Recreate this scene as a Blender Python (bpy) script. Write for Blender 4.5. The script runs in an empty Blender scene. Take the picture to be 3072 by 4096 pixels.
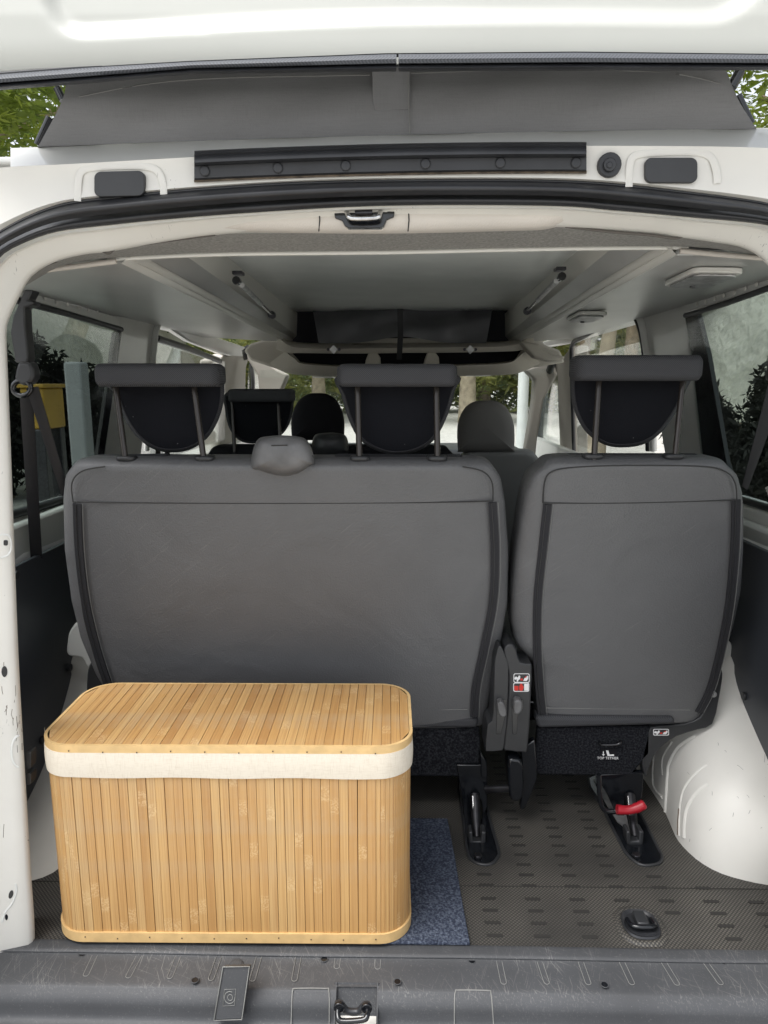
import bpy, bmesh, math, random
from mathutils import Vector, Matrix
R = math.radians
rnd = random.Random(7)
scn = bpy.context.scene
COL = scn.collection

# ------------------------------------------------------------------ camera, light, exposure
PITCH, YAW, CAMH, FPX = R(-10.5), R(1.1), 1.0, 2830.0
cam_d = bpy.data.cameras.new('camera'); cam = bpy.data.objects.new('camera', cam_d); COL.objects.link(cam)
cam_d.sensor_fit = 'VERTICAL'; cam_d.sensor_height = 36.0; cam_d.lens = FPX / 4096 * 36
cam_d.clip_start = 0.02; cam_d.clip_end = 2000
cam.location = (0, 0, CAMH); cam.rotation_euler = (R(90) + PITCH, 0, YAW)
scn.camera = cam
w = bpy.data.worlds.new('World'); scn.world = w; w.use_nodes = True
wn = w.node_tree.nodes; wl = w.node_tree.links
bg = wn['Background']; sky = wn.new('ShaderNodeTexSky'); sky.sky_type = 'NISHITA'; sky.sun_disc = False
sky.sun_elevation = R(66); sky.sun_rotation = R(238); sky.air_density = 1.0; sky.dust_density = 3.0; sky.ozone_density = 1.0
hs = wn.new('ShaderNodeHueSaturation'); hs.inputs['Saturation'].default_value = 0.25
wl.new(sky.outputs[0], hs.inputs['Color']); wl.new(hs.outputs[0], bg.inputs['Color']); bg.inputs['Strength'].default_value = 0.15
sd = bpy.data.lights.new('sun', 'SUN'); sun = bpy.data.objects.new('sun', sd); COL.objects.link(sun)
sd.energy = 1.55; sd.angle = R(40); sd.color = (1.0, 0.985, 0.965)
az = R(238)   # veiled high sun behind the camera, a little to the left
sdir = Vector((math.sin(az) * math.cos(R(66)), math.cos(az) * math.cos(R(66)), math.sin(R(66))))
sun.rotation_euler = sdir.to_track_quat('Z', 'Y').to_euler()
scn.view_settings.view_transform = 'Standard'; scn.view_settings.look = 'None'
scn.view_settings.exposure = 1.08; scn.view_settings.gamma = 1.0; scn.view_settings.use_curve_mapping = False
scn.cycles.max_bounces = 10; scn.cycles.diffuse_bounces = 5; scn.cycles.glossy_bounces = 4
scn.cycles.transparent_max_bounces = 16; scn.cycles.transmission_bounces = 6
scn.cycles.sample_clamp_indirect = 6; scn.cycles.caustics_refractive = False; scn.cycles.caustics_reflective = False

# ------------------------------------------------------------------ pixels of the photo -> points at a chosen real distance
def ray(px, py):
    x = (px - 1536) / FPX; z = -(py - 2048) / FPX; y = 1.0
    c, s = math.cos(PITCH), math.sin(PITCH); y, z = y * c - z * s, y * s + z * c
    c, s = math.cos(YAW), math.sin(YAW); x, y = x * c - y * s, x * s + y * c
    return Vector((x, y, z))
O = Vector((0, 0, CAMH))
def PY(px, py, Y): d = ray(px, py); return O + d * (Y / d.y)
def PX(px, py, X): d = ray(px, py); return O + d * (X / d.x)
def PZ(px, py, Z): d = ray(px, py); return O + d * ((Z - CAMH) / d.z)
def PP(px, py, p0, n):
    d = ray(px, py); p0 = Vector(p0); n = Vector(n); return O + d * ((p0 - O).dot(n) / d.dot(n))
WR = (Vector((.76, 0, 1.2)), Vector((1, 0, .25)))     # right side wall above the waist, leaning in
WL = (Vector((-.83, 0, 1.2)), Vector((-1, 0, .23)))
def PR(px, py): return PP(px, py, *WR)
def PL(px, py): return PP(px, py, *WL)

# ------------------------------------------------------------------ materials
def M(name, col, rough=.5, metal=0., spec=.5, bump=None, var=None, coat=0., extra=None, coords='Object'):
    m = bpy.data.materials.new(name); m.use_nodes = True
    nt = m.node_tree; N = nt.nodes; L = nt.links; b = N['Principled BSDF']
    b.inputs['Base Color'].default_value = (*col, 1); b.inputs['Roughness'].default_value = rough
    b.inputs['Metallic'].default_value = metal; b.inputs['Specular IOR Level'].default_value = spec
    b.inputs['Coat Weight'].default_value = coat
    tc = N.new('ShaderNodeTexCoord'); co = tc.outputs[coords]
    cur = None
    if var:   # (scale, amount) low frequency tone variation
        nz = N.new('ShaderNodeTexNoise'); nz.inputs['Scale'].default_value = var[0]; nz.inputs['Detail'].default_value = 6
        L.new(co, nz.inputs['Vector'])
        mr = N.new('ShaderNodeMapRange'); mr.inputs['From Min'].default_value = .3; mr.inputs['From Max'].default_value = .7
        mr.inputs['To Min'].default_value = 1 - var[1]; mr.inputs['To Max'].default_value = 1 + var[1]
        L.new(nz.outputs['Fac'], mr.inputs['Value'])
        vm = N.new('ShaderNodeVectorMath'); vm.operation = 'SCALE'; vm.inputs[0].default_value = col
        L.new(mr.outputs[0], vm.inputs['Scale']); cur = vm.outputs[0]; L.new(cur, b.inputs['Base Color'])
    if bump:  # (kind, scale, strength, distance)
        kind, sc, st, ds = bump
        if kind == 'voronoi':
            t = N.new('ShaderNodeTexVoronoi'); t.inputs['Scale'].default_value = sc; out = t.outputs['Distance']; L.new(co, t.inputs['Vector'])
        elif kind == 'twill':
            mp = N.new('ShaderNodeMapping'); mp.inputs['Rotation'].default_value = (0, R(-48), 0); L.new(co, mp.inputs['Vector'])
            t = N.new('ShaderNodeTexWave'); t.inputs['Scale'].default_value = sc; t.inputs['Distortion'].default_value = .6
            t.inputs['Detail'].default_value = 1; L.new(mp.outputs[0], t.inputs['Vector']); out = t.outputs['Fac']
            mx = N.new('ShaderNodeMapRange'); mx.inputs['To Min'].default_value = .55; mx.inputs['To Max'].default_value = 1.5
            L.new(out, mx.inputs['Value']); vm = N.new('ShaderNodeVectorMath'); vm.operation = 'SCALE'; vm.inputs[0].default_value = col
            L.new(mx.outputs[0], vm.inputs['Scale']); L.new(vm.outputs[0], b.inputs['Base Color'])
        else:
            t = N.new('ShaderNodeTexNoise'); t.inputs['Scale'].default_value = sc; t.inputs['Detail'].default_value = 4; out = t.outputs['Fac']; L.new(co, t.inputs['Vector'])
        bp = N.new('ShaderNodeBump'); bp.inputs['Strength'].default_value = st; bp.inputs['Distance'].default_value = ds
        L.new(out, bp.inputs['Height']); L.new(bp.outputs[0], b.inputs['Normal'])
    if extra: extra(nt, N, L, b, co, cur)
    return m

def mixin(nt, b, fac, col, blend='MIX'):
    """put another colour over whatever feeds the base colour"""
    N, L = nt.nodes, nt.links
    mx = N.new('ShaderNodeMix'); mx.data_type = 'RGBA'; mx.blend_type = blend
    s = b.inputs['Base Color']
    if s.is_linked: L.new(s.links[0].from_socket, mx.inputs[6])
    else: mx.inputs[6].default_value = s.default_value
    if isinstance(col, tuple): mx.inputs[7].default_value = (*col, 1)
    else: L.new(col, mx.inputs[7])
    if isinstance(fac, float): mx.inputs[0].default_value = fac
    else: L.new(fac, mx.inputs[0])
    L.new(mx.outputs[2], s); return mx

def scratch(nt, N, L, co, scale, rot, thr, width, mask_scale=3., mask=(.5, .62)):
    """thin straight marks from strongly stretched noise: returns a 0..1 socket"""
    mp = N.new('ShaderNodeMapping'); mp.vector_type = 'TEXTURE'; mp.inputs['Rotation'].default_value = rot; mp.inputs['Scale'].default_value = tuple(1 / k for k in scale)
    L.new(co, mp.inputs['Vector'])
    v = N.new('ShaderNodeTexNoise'); v.inputs['Scale'].default_value = 1; v.inputs['Detail'].default_value = 1
    L.new(mp.outputs[0], v.inputs['Vector'])
    m1 = N.new('ShaderNodeMapRange'); m1.inputs['From Min'].default_value = thr; m1.inputs['From Max'].default_value = thr + width
    L.new(v.outputs['Fac'], m1.inputs['Value'])
    n = N.new('ShaderNodeTexNoise'); n.inputs['Scale'].default_value = mask_scale; n.inputs['Detail'].default_value = 5; L.new(co, n.inputs['Vector'])
    m2 = N.new('ShaderNodeMapRange'); m2.inputs['From Min'].default_value = mask[0]; m2.inputs['From Max'].default_value = mask[1]
    L.new(n.outputs['Fac'], m2.inputs['Value'])
    mu = N.new('ShaderNodeMath'); mu.operation = 'MULTIPLY'; L.new(m1.outputs[0], mu.inputs[0]); L.new(m2.outputs[0], mu.inputs[1])
    return mu.outputs[0]

def x_paint(nt, N, L, b, co, cur):
    for rt in ((0.2, 0.3, 0.1), (0.9, -.4, .3)):
        f = scratch(nt, N, L, co, (500, 300, 22), rt, .72, .03, 9, (.60, .68)); mixin(nt, b, f, (.24, .24, .23))
    n = N.new('ShaderNodeTexNoise'); n.inputs['Scale'].default_value = 160; n.inputs['Detail'].default_value = 2; L.new(co, n.inputs['Vector'])
    m = N.new('ShaderNodeMapRange'); m.inputs['From Min'].default_value = .78; m.inputs['From Max'].default_value = .81; L.new(n.outputs['Fac'], m.inputs['Value'])
    mixin(nt, b, m.outputs[0], (.3, .29, .26))
def x_leather(nt, N, L, b, co, cur):
    f = scratch(nt, N, L, co, (420, 12, 14), (.2, .9, .1), .68, .04, 5, (.5, .6))
    mu = N.new('ShaderNodeMath'); mu.operation = 'MULTIPLY'; mu.inputs[1].default_value = .12; L.new(f, mu.inputs[0]); mixin(nt, b, mu.outputs[0], (.35, .34, .33))
    n = N.new('ShaderNodeTexNoise'); n.inputs['Scale'].default_value = 700; L.new(co, n.inputs['Vector'])
    m = N.new('ShaderNodeMapRange'); m.inputs['To Min'].default_value = .35; m.inputs['To Max'].default_value = .6; L.new(n.outputs['Fac'], m.inputs['Value']); L.new(m.outputs[0], b.inputs['Roughness'])
def x_folds(nt, N, L, b, co, cur):
    x_leather(nt, N, L, b, co, cur)
    n = N.new('ShaderNodeTexNoise'); n.inputs['Scale'].default_value = 5; n.inputs['Detail'].default_value = 2; n.inputs['Distortion'].default_value = 1.2; L.new(co, n.inputs['Vector'])
    bp = N.new('ShaderNodeBump'); bp.inputs['Strength'].default_value = .16; bp.inputs['Distance'].default_value = .03; L.new(n.outputs['Fac'], bp.inputs['Height'])
    old = b.inputs['Normal'].links[0].from_node; L.new(bp.outputs[0], old.inputs['Normal'])
def x_lint(nt, N, L, b, co, cur):
    n = N.new('ShaderNodeTexVoronoi'); n.inputs['Scale'].default_value = 55; L.new(co, n.inputs['Vector'])
    m = N.new('ShaderNodeMapRange'); m.inputs['From Min'].default_value = .035; m.inputs['From Max'].default_value = .05; m.inputs['To Min'].default_value = 1; m.inputs['To Max'].default_value = 0
    L.new(n.outputs['Distance'], m.inputs['Value']); 
    n2 = N.new('ShaderNodeTexNoise'); n2.inputs['Scale'].default_value = 14; L.new(co, n2.inputs['Vector'])
    m2 = N.new('ShaderNodeMapRange'); m2.inputs['From Min'].default_value = .52; m2.inputs['From Max'].default_value = .6; L.new(n2.outputs['Fac'], m2.inputs['Value'])
    mu = N.new('ShaderNodeMath'); mu.operation = 'MULTIPLY'; L.new(m.outputs[0], mu.inputs[0]); L.new(m2.outputs[0], mu.inputs[1])
    mixin(nt, b, mu.outputs[0], (.4, .4, .4))
def x_sill(nt, N, L, b, co, cur):
    sp = N.new('ShaderNodeSeparateXYZ'); L.new(co, sp.inputs[0]); my = N.new('ShaderNodeMapRange'); my.inputs['From Min'].default_value = -.045; my.inputs['From Max'].default_value = -.02; my.inputs['To Min'].default_value = .18; L.new(sp.outputs['Y'], my.inputs['Value'])
    for sc, rot, th, w_, a in (((500, 14, 200), (0, 0, .5), .66, .05, .25), ((700, 20, 300), (0, 0, -.35), .66, .05, .25), ((600, 18, 200), (0, 0, 1.2), .67, .05, .22), ((400, 10, 200), (0, 0, .05), .66, .06, .3)):
        f = scratch(nt, N, L, co, sc, rot, th, w_, 6, (.38, .64))
        mu = N.new('ShaderNodeMath'); mu.operation = 'MULTIPLY'; mu.inputs[1].default_value = a; L.new(f, mu.inputs[0]); m9 = N.new('ShaderNodeMath'); m9.operation = 'MULTIPLY'; L.new(mu.outputs[0], m9.inputs[0]); L.new(my.outputs[0], m9.inputs[1]); mixin(nt, b, m9.outputs[0], (.34, .33, .31))
    n = N.new('ShaderNodeTexNoise'); n.inputs['Scale'].default_value = 300; n.inputs['Detail'].default_value = 3; L.new(co, n.inputs['Vector'])
    m = N.new('ShaderNodeMapRange'); m.inputs['From Min'].default_value = .62; m.inputs['From Max'].default_value = .72; m.inputs['To Max'].default_value = .16; L.new(n.outputs['Fac'], m.inputs['Value'])
    mixin(nt, b, m.outputs[0], (.3, .29, .27))
def x_rubber_floor(nt, N, L, b, co, cur):
    mp = N.new('ShaderNodeMapping'); mp.inputs['Rotation'].default_value = (0, 0, R(45)); mp.inputs['Scale'].default_value = (1, 1, 0); L.new(co, mp.inputs['Vector'])
    v = N.new('ShaderNodeTexVoronoi'); v.inputs['Scale'].default_value = 190; v.inputs['Randomness'].default_value = 0.0; L.new(mp.outputs[0], v.inputs['Vector'])
    m = N.new('ShaderNodeMapRange'); m.inputs['From Min'].default_value = .22; m.inputs['From Max'].default_value = .48; m.inputs['To Min'].default_value = 1; m.inputs['To Max'].default_value = 0; L.new(v.outputs['Distance'], m.inputs['Value'])
    n = N.new('ShaderNodeTexNoise'); n.inputs['Scale'].default_value = 7; n.inputs['Detail'].default_value = 6; L.new(co, n.inputs['Vector'])
    m2 = N.new('ShaderNodeMapRange'); m2.inputs['From Min'].default_value = .3; m2.inputs['From Max'].default_value = .75; m2.inputs['To Min'].default_value = .2; m2.inputs['To Max'].default_value = .95; L.new(n.outputs['Fac'], m2.inputs['Value'])
    mu = N.new('ShaderNodeMath'); mu.operation = 'MULTIPLY'; L.new(m.outputs[0], mu.inputs[0]); L.new(m2.outputs[0], mu.inputs[1])
    mixin(nt, b, mu.outputs[0], (.155, .143, .12))
    bp = N.new('ShaderNodeBump'); bp.inputs['Strength'].default_value = .5; bp.inputs['Distance'].default_value = .001; L.new(m.outputs[0], bp.inputs['Height']); L.new(bp.outputs[0], b.inputs['Normal'])
def x_carpet(nt, N, L, b, co, cur):
    n = N.new('ShaderNodeTexNoise'); n.inputs['Scale'].default_value = 240; n.inputs['Detail'].default_value = 3; L.new(co, n.inputs['Vector'])
    m = N.new('ShaderNodeMapRange'); m.inputs['From Min'].default_value = .42; m.inputs['From Max'].default_value = .68; L.new(n.outputs['Fac'], m.inputs['Value'])
    c0 = b.inputs['Base Color'].default_value; mixin(nt, b, m.outputs[0], (c0[0] * 3.0 + .006, c0[1] * 2.9 + .007, c0[2] * 2.5 + .008))
def x_bamboo(axis):
    def f(nt, N, L, b, co, cur):
        oi = N.new('ShaderNodeObjectInfo')
        cr = N.new('ShaderNodeValToRGB'); e = cr.color_ramp.elements
        e[0].position = 0; e[0].color = (.40, .215, .075, 1); e[1].position = 1; e[1].color = (.55, .36, .16, 1)
        for p, c in ((.12, (.50, .29, .105, 1)), (.5, (.52, .31, .12, 1)), (.8, (.56, .35, .14, 1))): k = e.new(p); k.color = c
        L.new(oi.outputs['Random'], cr.inputs[0]); mixin(nt, b, 1.0, cr.outputs[0])
        # offset the grain per slat
        vm = N.new('ShaderNodeVectorMath'); vm.operation = 'MULTIPLY_ADD'; L.new(co, vm.inputs[0]); vm.inputs[1].default_value = (1, 1, 1)
        cx = N.new('ShaderNodeCombineXYZ'); mm = N.new('ShaderNodeMath'); mm.operation = 'MULTIPLY'; mm.inputs[1].default_value = 37; L.new(oi.outputs['Random'], mm.inputs[0])
        for i in range(3): L.new(mm.outputs[0], cx.inputs[i])
        L.new(cx.outputs[0], vm.inputs[2])
        st = (420, 420, 5) if axis == 'z' else (420, 5, 420)
        mp = N.new('ShaderNodeMapping'); mp.inputs['Scale'].default_value = st; L.new(vm.outputs[0], mp.inputs['Vector'])
        n = N.new('ShaderNodeTexNoise'); n.inputs['Scale'].default_value = 1; n.inputs['Detail'].default_value = 3; L.new(mp.outputs[0], n.inputs['Vector'])
        m = N.new('ShaderNodeMapRange'); m.inputs['From Min'].default_value = .35; m.inputs['From Max'].default_value = .75; m.inputs['To Max'].default_value = .8; L.new(n.outputs['Fac'], m.inputs['Value'])
        mixin(nt, b, m.outputs[0], (.36, .18, .06))
        # knot bands across each slat
        mp2 = N.new('ShaderNodeMapping'); mp2.inputs['Scale'].default_value = (0, 0, 2.3) if axis == 'z' else (0, 2.3, 0); L.new(vm.outputs[0], mp2.inputs['Vector'])
        sx = N.new('ShaderNodeSeparateXYZ'); L.new(mp2.outputs[0], sx.inputs[0])
        fr = N.new('ShaderNodeMath'); fr.operation = 'FRACT'; L.new(sx.outputs['Z' if axis == 'z' else 'Y'], fr.inputs[0])
        sb = N.new('ShaderNodeMath'); sb.operation = 'SUBTRACT'; sb.inputs[1].default_value = .5; L.new(fr.outputs[0], sb.inputs[0])
        ab = N.new('ShaderNodeMath'); ab.operation = 'ABSOLUTE'; L.new(sb.outputs[0], ab.inputs[0])
        mk = N.new('ShaderNodeMapRange'); mk.inputs['From Min'].default_value = .025; mk.inputs['From Max'].default_value = .04; mk.inputs['To Min'].default_value = 1; mk.inputs['To Max'].default_value = 0; L.new(ab.outputs[0], mk.inputs['Value'])
        n3 = N.new('ShaderNodeTexNoise'); n3.inputs['Scale'].default_value = 330; n3.inputs['Detail'].default_value = 2; L.new(vm.outputs[0], n3.inputs['Vector'])
        m3 = N.new('ShaderNodeMapRange'); m3.inputs['From Min'].default_value = .44; m3.inputs['From Max'].default_value = .62; L.new(n3.outputs['Fac'], m3.inputs['Value'])
        mu = N.new('ShaderNodeMath'); mu.operation = 'MULTIPLY'; L.new(mk.outputs[0], mu.inputs[0]); L.new(m3.outputs[0], mu.inputs[1])
        mk2 = N.new('ShaderNodeMath'); mk2.operation = 'MULTIPLY'; mk2.inputs[1].default_value = .45; L.new(mu.outputs[0], mk2.inputs[0]); mixin(nt, b, mk2.outputs[0], (.68, .50, .28))
        # grey grime patches
        n4 = N.new('ShaderNodeTexNoise'); n4.inputs['Scale'].default_value = 16; n4.inputs['Detail'].default_value = 6; L.new(co, n4.inputs['Vector'])
        m4 = N.new('ShaderNodeMapRange'); m4.inputs['From Min'].default_value = .50; m4.inputs['From Max'].default_value = .75; m4.inputs['To Max'].default_value = .5; L.new(n4.outputs['Fac'], m4.inputs['Value'])
        mixin(nt, b, m4.outputs[0], (.42, .33, .22))
    return f
def x_linen(nt, N, L, b, co, cur):
    for i, s in enumerate(((700, 700, 60), (60, 60, 900))):
        mp = N.new('ShaderNodeMapping'); mp.inputs['Scale'].default_value = s; L.new(co, mp.inputs['Vector'])
        n = N.new('ShaderNodeTexNoise'); n.inputs['Scale'].default_value = 1; L.new(mp.outputs[0], n.inputs['Vector'])
        m = N.new('ShaderNodeMapRange'); m.inputs['From Min'].default_value = .5; m.inputs['From Max'].default_value = .75; m.inputs['To Max'].default_value = .35; L.new(n.outputs['Fac'], m.inputs['Value'])
        mixin(nt, b, m.outputs[0], (.50, .42, .32))
def x_herring(nt, N, L, b, co, cur):
    sx = N.new('ShaderNodeSeparateXYZ'); L.new(co, sx.inputs[0])
    a = N.new('ShaderNodeMath'); a.operation = 'PINGPONG'; a.inputs[1].default_value = .006; L.new(sx.outputs['Z'], a.inputs[0])
    s = N.new('ShaderNodeMath'); s.operation = 'ADD'; L.new(sx.outputs['X'], s.inputs[0]); L.new(a.outputs[0], s.inputs[1])
    p = N.new('ShaderNodeMath'); p.operation = 'PINGPONG'; p.inputs[1].default_value = .0022; L.new(s.outputs[0], p.inputs[0])
    m = N.new('ShaderNodeMapRange'); m.inputs['From Max'].default_value = .0022; m.inputs['To Max'].default_value = .8; L.new(p.outputs[0], m.inputs['Value'])
    mixin(nt, b, m.outputs[0], (.11, .12, .14))
    bp = N.new('ShaderNodeBump'); bp.inputs['Strength'].default_value = .6; bp.inputs['Distance'].default_value = .0015; L.new(p.outputs[0], bp.inputs['Height']); L.new(bp.outputs[0], b.inputs['Normal'])
def x_canvas(nt, N, L, b, co, cur):
    for i, s in enumerate(((30, 30, 900), (900, 900, 30))):
        mp = N.new('ShaderNodeMapping'); mp.inputs['Scale'].default_value = s; L.new(co, mp.inputs['Vector'])
        n = N.new('ShaderNodeTexNoise'); n.inputs['Scale'].default_value = 1; n.inputs['Detail'].default_value = 2; L.new(mp.outputs[0], n.inputs['Vector'])
        m = N.new('ShaderNodeMapRange'); m.inputs['From Min'].default_value = .45; m.inputs['From Max'].default_value = .7; m.inputs['To Max'].default_value = .14; L.new(n.outputs['Fac'], m.inputs['Value'])
        mixin(nt, b, m.outputs[0], (.12, .12, .125))
def x_gravel(nt, N, L, b, co, cur):
    n = N.new('ShaderNodeTexNoise'); n.inputs['Scale'].default_value = 6; n.inputs['Detail'].default_value = 12; n.inputs['Roughness'].default_value = .75; L.new(co, n.inputs['Vector'])
    m = N.new('ShaderNodeMapRange'); m.inputs['From Min'].default_value = .4; m.inputs['From Max'].default_value = .65; L.new(n.outputs['Fac'], m.inputs['Value'])
    mixin(nt, b, m.outputs[0], (.38, .37, .34))
def x_leaf(nt, N, L, b, co, cur):
    oi = N.new('ShaderNodeObjectInfo'); n = N.new('ShaderNodeTexNoise'); n.inputs['Scale'].default_value = 1.3; n.inputs['Detail'].default_value = 4; L.new(co, n.inputs['Vector'])
    m = N.new('ShaderNodeMapRange'); m.inputs['From Min'].default_value = .35; m.inputs['From Max'].default_value = .68; L.new(n.outputs['Fac'], m.inputs['Value'])
    c0 = b.inputs['Base Color'].default_value; mixin(nt, b, m.outputs[0], (c0[0] * 2.6, c0[1] * 1.9, c0[2] * 1.2))
    tr = N.new('ShaderNodeBsdfTranslucent'); L.new(b.inputs['Base Color'].links[0].from_socket, tr.inputs['Color'])
    ms = N.new('ShaderNodeMixShader'); ms.inputs[0].default_value = .45; out = N['Material Output']
    L.new(b.outputs[0], ms.inputs[1]); L.new(tr.outputs[0], ms.inputs[2]); L.new(ms.outputs[0], out.inputs['Surface'])

white = M('white_paint', (.66, .645, .60), .46, coat=.04, var=(8, .04), extra=x_paint)
whitec = M('white_paint_clean', (.64, .645, .62), .3, coat=.4, var=(5, .03))
inner_white = M('interior_white_panel', (.58, .58, .56), .3, coat=.3, var=(6, .05))
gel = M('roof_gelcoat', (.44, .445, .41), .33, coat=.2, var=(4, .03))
leather = M('grey_leather', (.108, .109, .112), .43, bump=('voronoi', 300, .4, .0014), var=(9, .05), extra=x_folds)
twill = M('twill_fabric', (.048, .049, .053), .8, spec=.25, bump=('twill', 120, .4, .001))
felt = M('black_felt', (.008, .0085, .011), .95, spec=.15, bump=('noise', 500, .5, .001), extra=x_lint)
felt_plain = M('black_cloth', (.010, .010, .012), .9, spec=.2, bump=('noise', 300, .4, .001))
skirt = M('carpet_dark', (.0075, .008, .0105), .95, spec=.1, bump=('noise', 420, .8, .003), extra=x_carpet)
navy = M('carpet_navy', (.032, .039, .060), .95, spec=.1, bump=('noise', 260, .9, .004), extra=x_carpet)
rubber = M('black_rubber', (.022, .023, .026), .42, var=(14, .25), bump=('noise', 60, .1, .002))
rubber_h = M('herringbone_rubber', (.025, .027, .032), .6, extra=x_herring)
plastic = M('black_plastic', (.025, .026, .028), .42, bump=('noise', 900, .15, .0005), var=(12, .2))
plastic_g = M('grey_plastic', (.12, .12, .122), .42, var=(20, .3))
dkplastic = M('matt_black_panel', (.038, .042, .050), .38, var=(6, .1))
gloss_black = M('gloss_black_metal', (.007, .008, .010), .12, spec=.6)
chrome = M('bright_metal', (.6, .6, .6), .22, metal=1., var=(60, .25))
dkmetal = M('dark_metal', (.05, .05, .055), .35, metal=.8, var=(40, .3))
worn_metal = M('worn_metal', (.45, .45, .45), .4, metal=.7, var=(50, .3))
post_m = M('headrest_post_metal', (.035, .03, .027), .22, metal=.3)
beige = M('beige_plastic', (.60, .56, .51), .55, bump=('voronoi', 420, .3, .0008), var=(9, .04))
headliner = M('grey_headliner', (.26, .255, .24), .8, bump=('noise', 500, .6, .001), var=(220, .25))
board = M('satin_grey_board', (.80, .82, .79), .32, metal=.15, spec=.5, var=(9, .05))
cab = M('cabinet_underside', (.48, .48, .465), .32, metal=.35, spec=.5, var=(9, .05))
cabside = M('cabinet_side', (.60, .59, .55), .35)
beigeh = M('cab_headliner', (.45, .42, .37), .8)
trimw = M('white_trim', (.7, .69, .65), .3)
canvas = M('grey_canvas', (.215, .216, .222), .85, spec=.2, bump=('noise', 800, .3, .001), var=(5, .05), extra=x_canvas)
canvas_in = M('grey_inner_canvas', (.12, .12, .13), .8, var=(6, .15))
stitchm = M('pale_thread', (.20, .20, .195), .8)
stitch_d = M('seam_dark', (.03, .03, .03), .8)
zipm = M('zip_tape', (.016, .016, .019), .8, bump=('noise', 500, .6, .001))
sillm = M('sill_plastic', (.050, .052, .056), .58, bump=('noise', 500, .35, .0008), var=(6, .15), extra=x_sill)
sillgroove = M('sill_moulding_edge', (.20, .20, .19), .6)
floorm = M('rubber_floor', (.020, .019, .018), .6, extra=x_rubber_floor)
barm = M('rubber_tread', (.022, .021, .019), .7)
bam_z = M('bamboo_upright', (.55, .35, .15), .42, extra=x_bamboo('z'))
bam_y = M('bamboo_flat', (.55, .35, .15), .42, extra=x_bamboo('y'))
bam_rim = M('bamboo_rim', (.62, .42, .19), .4, var=(40, .12))
nailm = M('nail', (.08, .05, .03), .5)
linen = M('cream_linen', (.68, .62, .52), .9, spec=.1, bump=('noise', 500, .4, .001), extra=x_linen)
redm = M('red_grip', (.36, .012, .022), .35, var=(30, .1))
red_print = M('red_print', (.55, .03, .02), .6)
white_print = M('white_print', (.72, .72, .72), .6)
belt_m = M('belt_webbing', (.012, .012, .014), .6, bump=('noise', 700, .3, .0008))
gravel = M('pale_gravel', (.52, .51, .48), .95, extra=x_gravel)
stone = M('pale_stone_bank', (.47, .46, .40), .95, bump=('noise', 2.5, .8, .2), extra=x_gravel)
leaf_a = M('leaf_yellow_green', (.11, .17, .025), .55, extra=x_leaf)
leaf_b = M('leaf_green', (.07, .12, .04), .55, extra=x_leaf)
leaf_c = M('leaf_dark', (.04, .07, .028), .6, extra=x_leaf)
leaf_f = M('leaf_far_hazed', (.17, .23, .11), .6, extra=x_leaf)  # far leaves paled so their colour carries the bright haze
leaf_d = M('leaf_dark_stand_in', (.006, .008, .006), .7, extra=x_leaf)  # near black leaves for the shrubs that replace window reflections
bark = M('bark', (.24, .19, .13), .9, bump=('noise', 20, .8, .03), var=(5, .3))
bark_pale = M('pale_bark', (.40, .34, .25), .9, bump=('noise', 12, .5, .03), var=(4, .35))
pole_m = M('pale_pole_paint', (.62, .65, .64), .5, var=(4, .06))
yellow = M('yellow_paint', (.32, .19, .02), .5, var=(5, .15))
def glass_mat(name, tint, rough=.0):
    m = bpy.data.materials.new(name); m.use_nodes = True; nt = m.node_tree; N = nt.nodes; L = nt.links
    N.remove(N['Principled BSDF']); t = N.new('ShaderNodeBsdfTransparent'); t.inputs[0].default_value = (*tint, 1)
    g = N.new('ShaderNodeBsdfGlossy'); g.inputs['Roughness'].default_value = rough; g.inputs['Color'].default_value = (.95, .95, .95, 1)
    lw = N.new('ShaderNodeLayerWeight'); p5 = N.new('ShaderNodeMath'); p5.operation = 'POWER'; p5.inputs[1].default_value = 5; L.new(lw.outputs['Facing'], p5.inputs[0])
    ma = N.new('ShaderNodeMath'); ma.operation = 'MULTIPLY_ADD'; ma.inputs[1].default_value = .95; ma.inputs[2].default_value = .045; L.new(p5.outputs[0], ma.inputs[0])
    mx = N.new('ShaderNodeMixShader'); L.new(ma.outputs[0], mx.inputs[0]); L.new(t.outputs[0], mx.inputs[1]); L.new(g.outputs[0], mx.inputs[2])
    L.new(mx.outputs[0], N['Material Output'].inputs['Surface']); return m
tint = glass_mat('tinted_glass', (.62, .67, .65)); clear = glass_mat('clear_glass', (.96, .98, .97)); lens = glass_mat('lamp_lens', (.6, .6, .6), .1)

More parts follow.
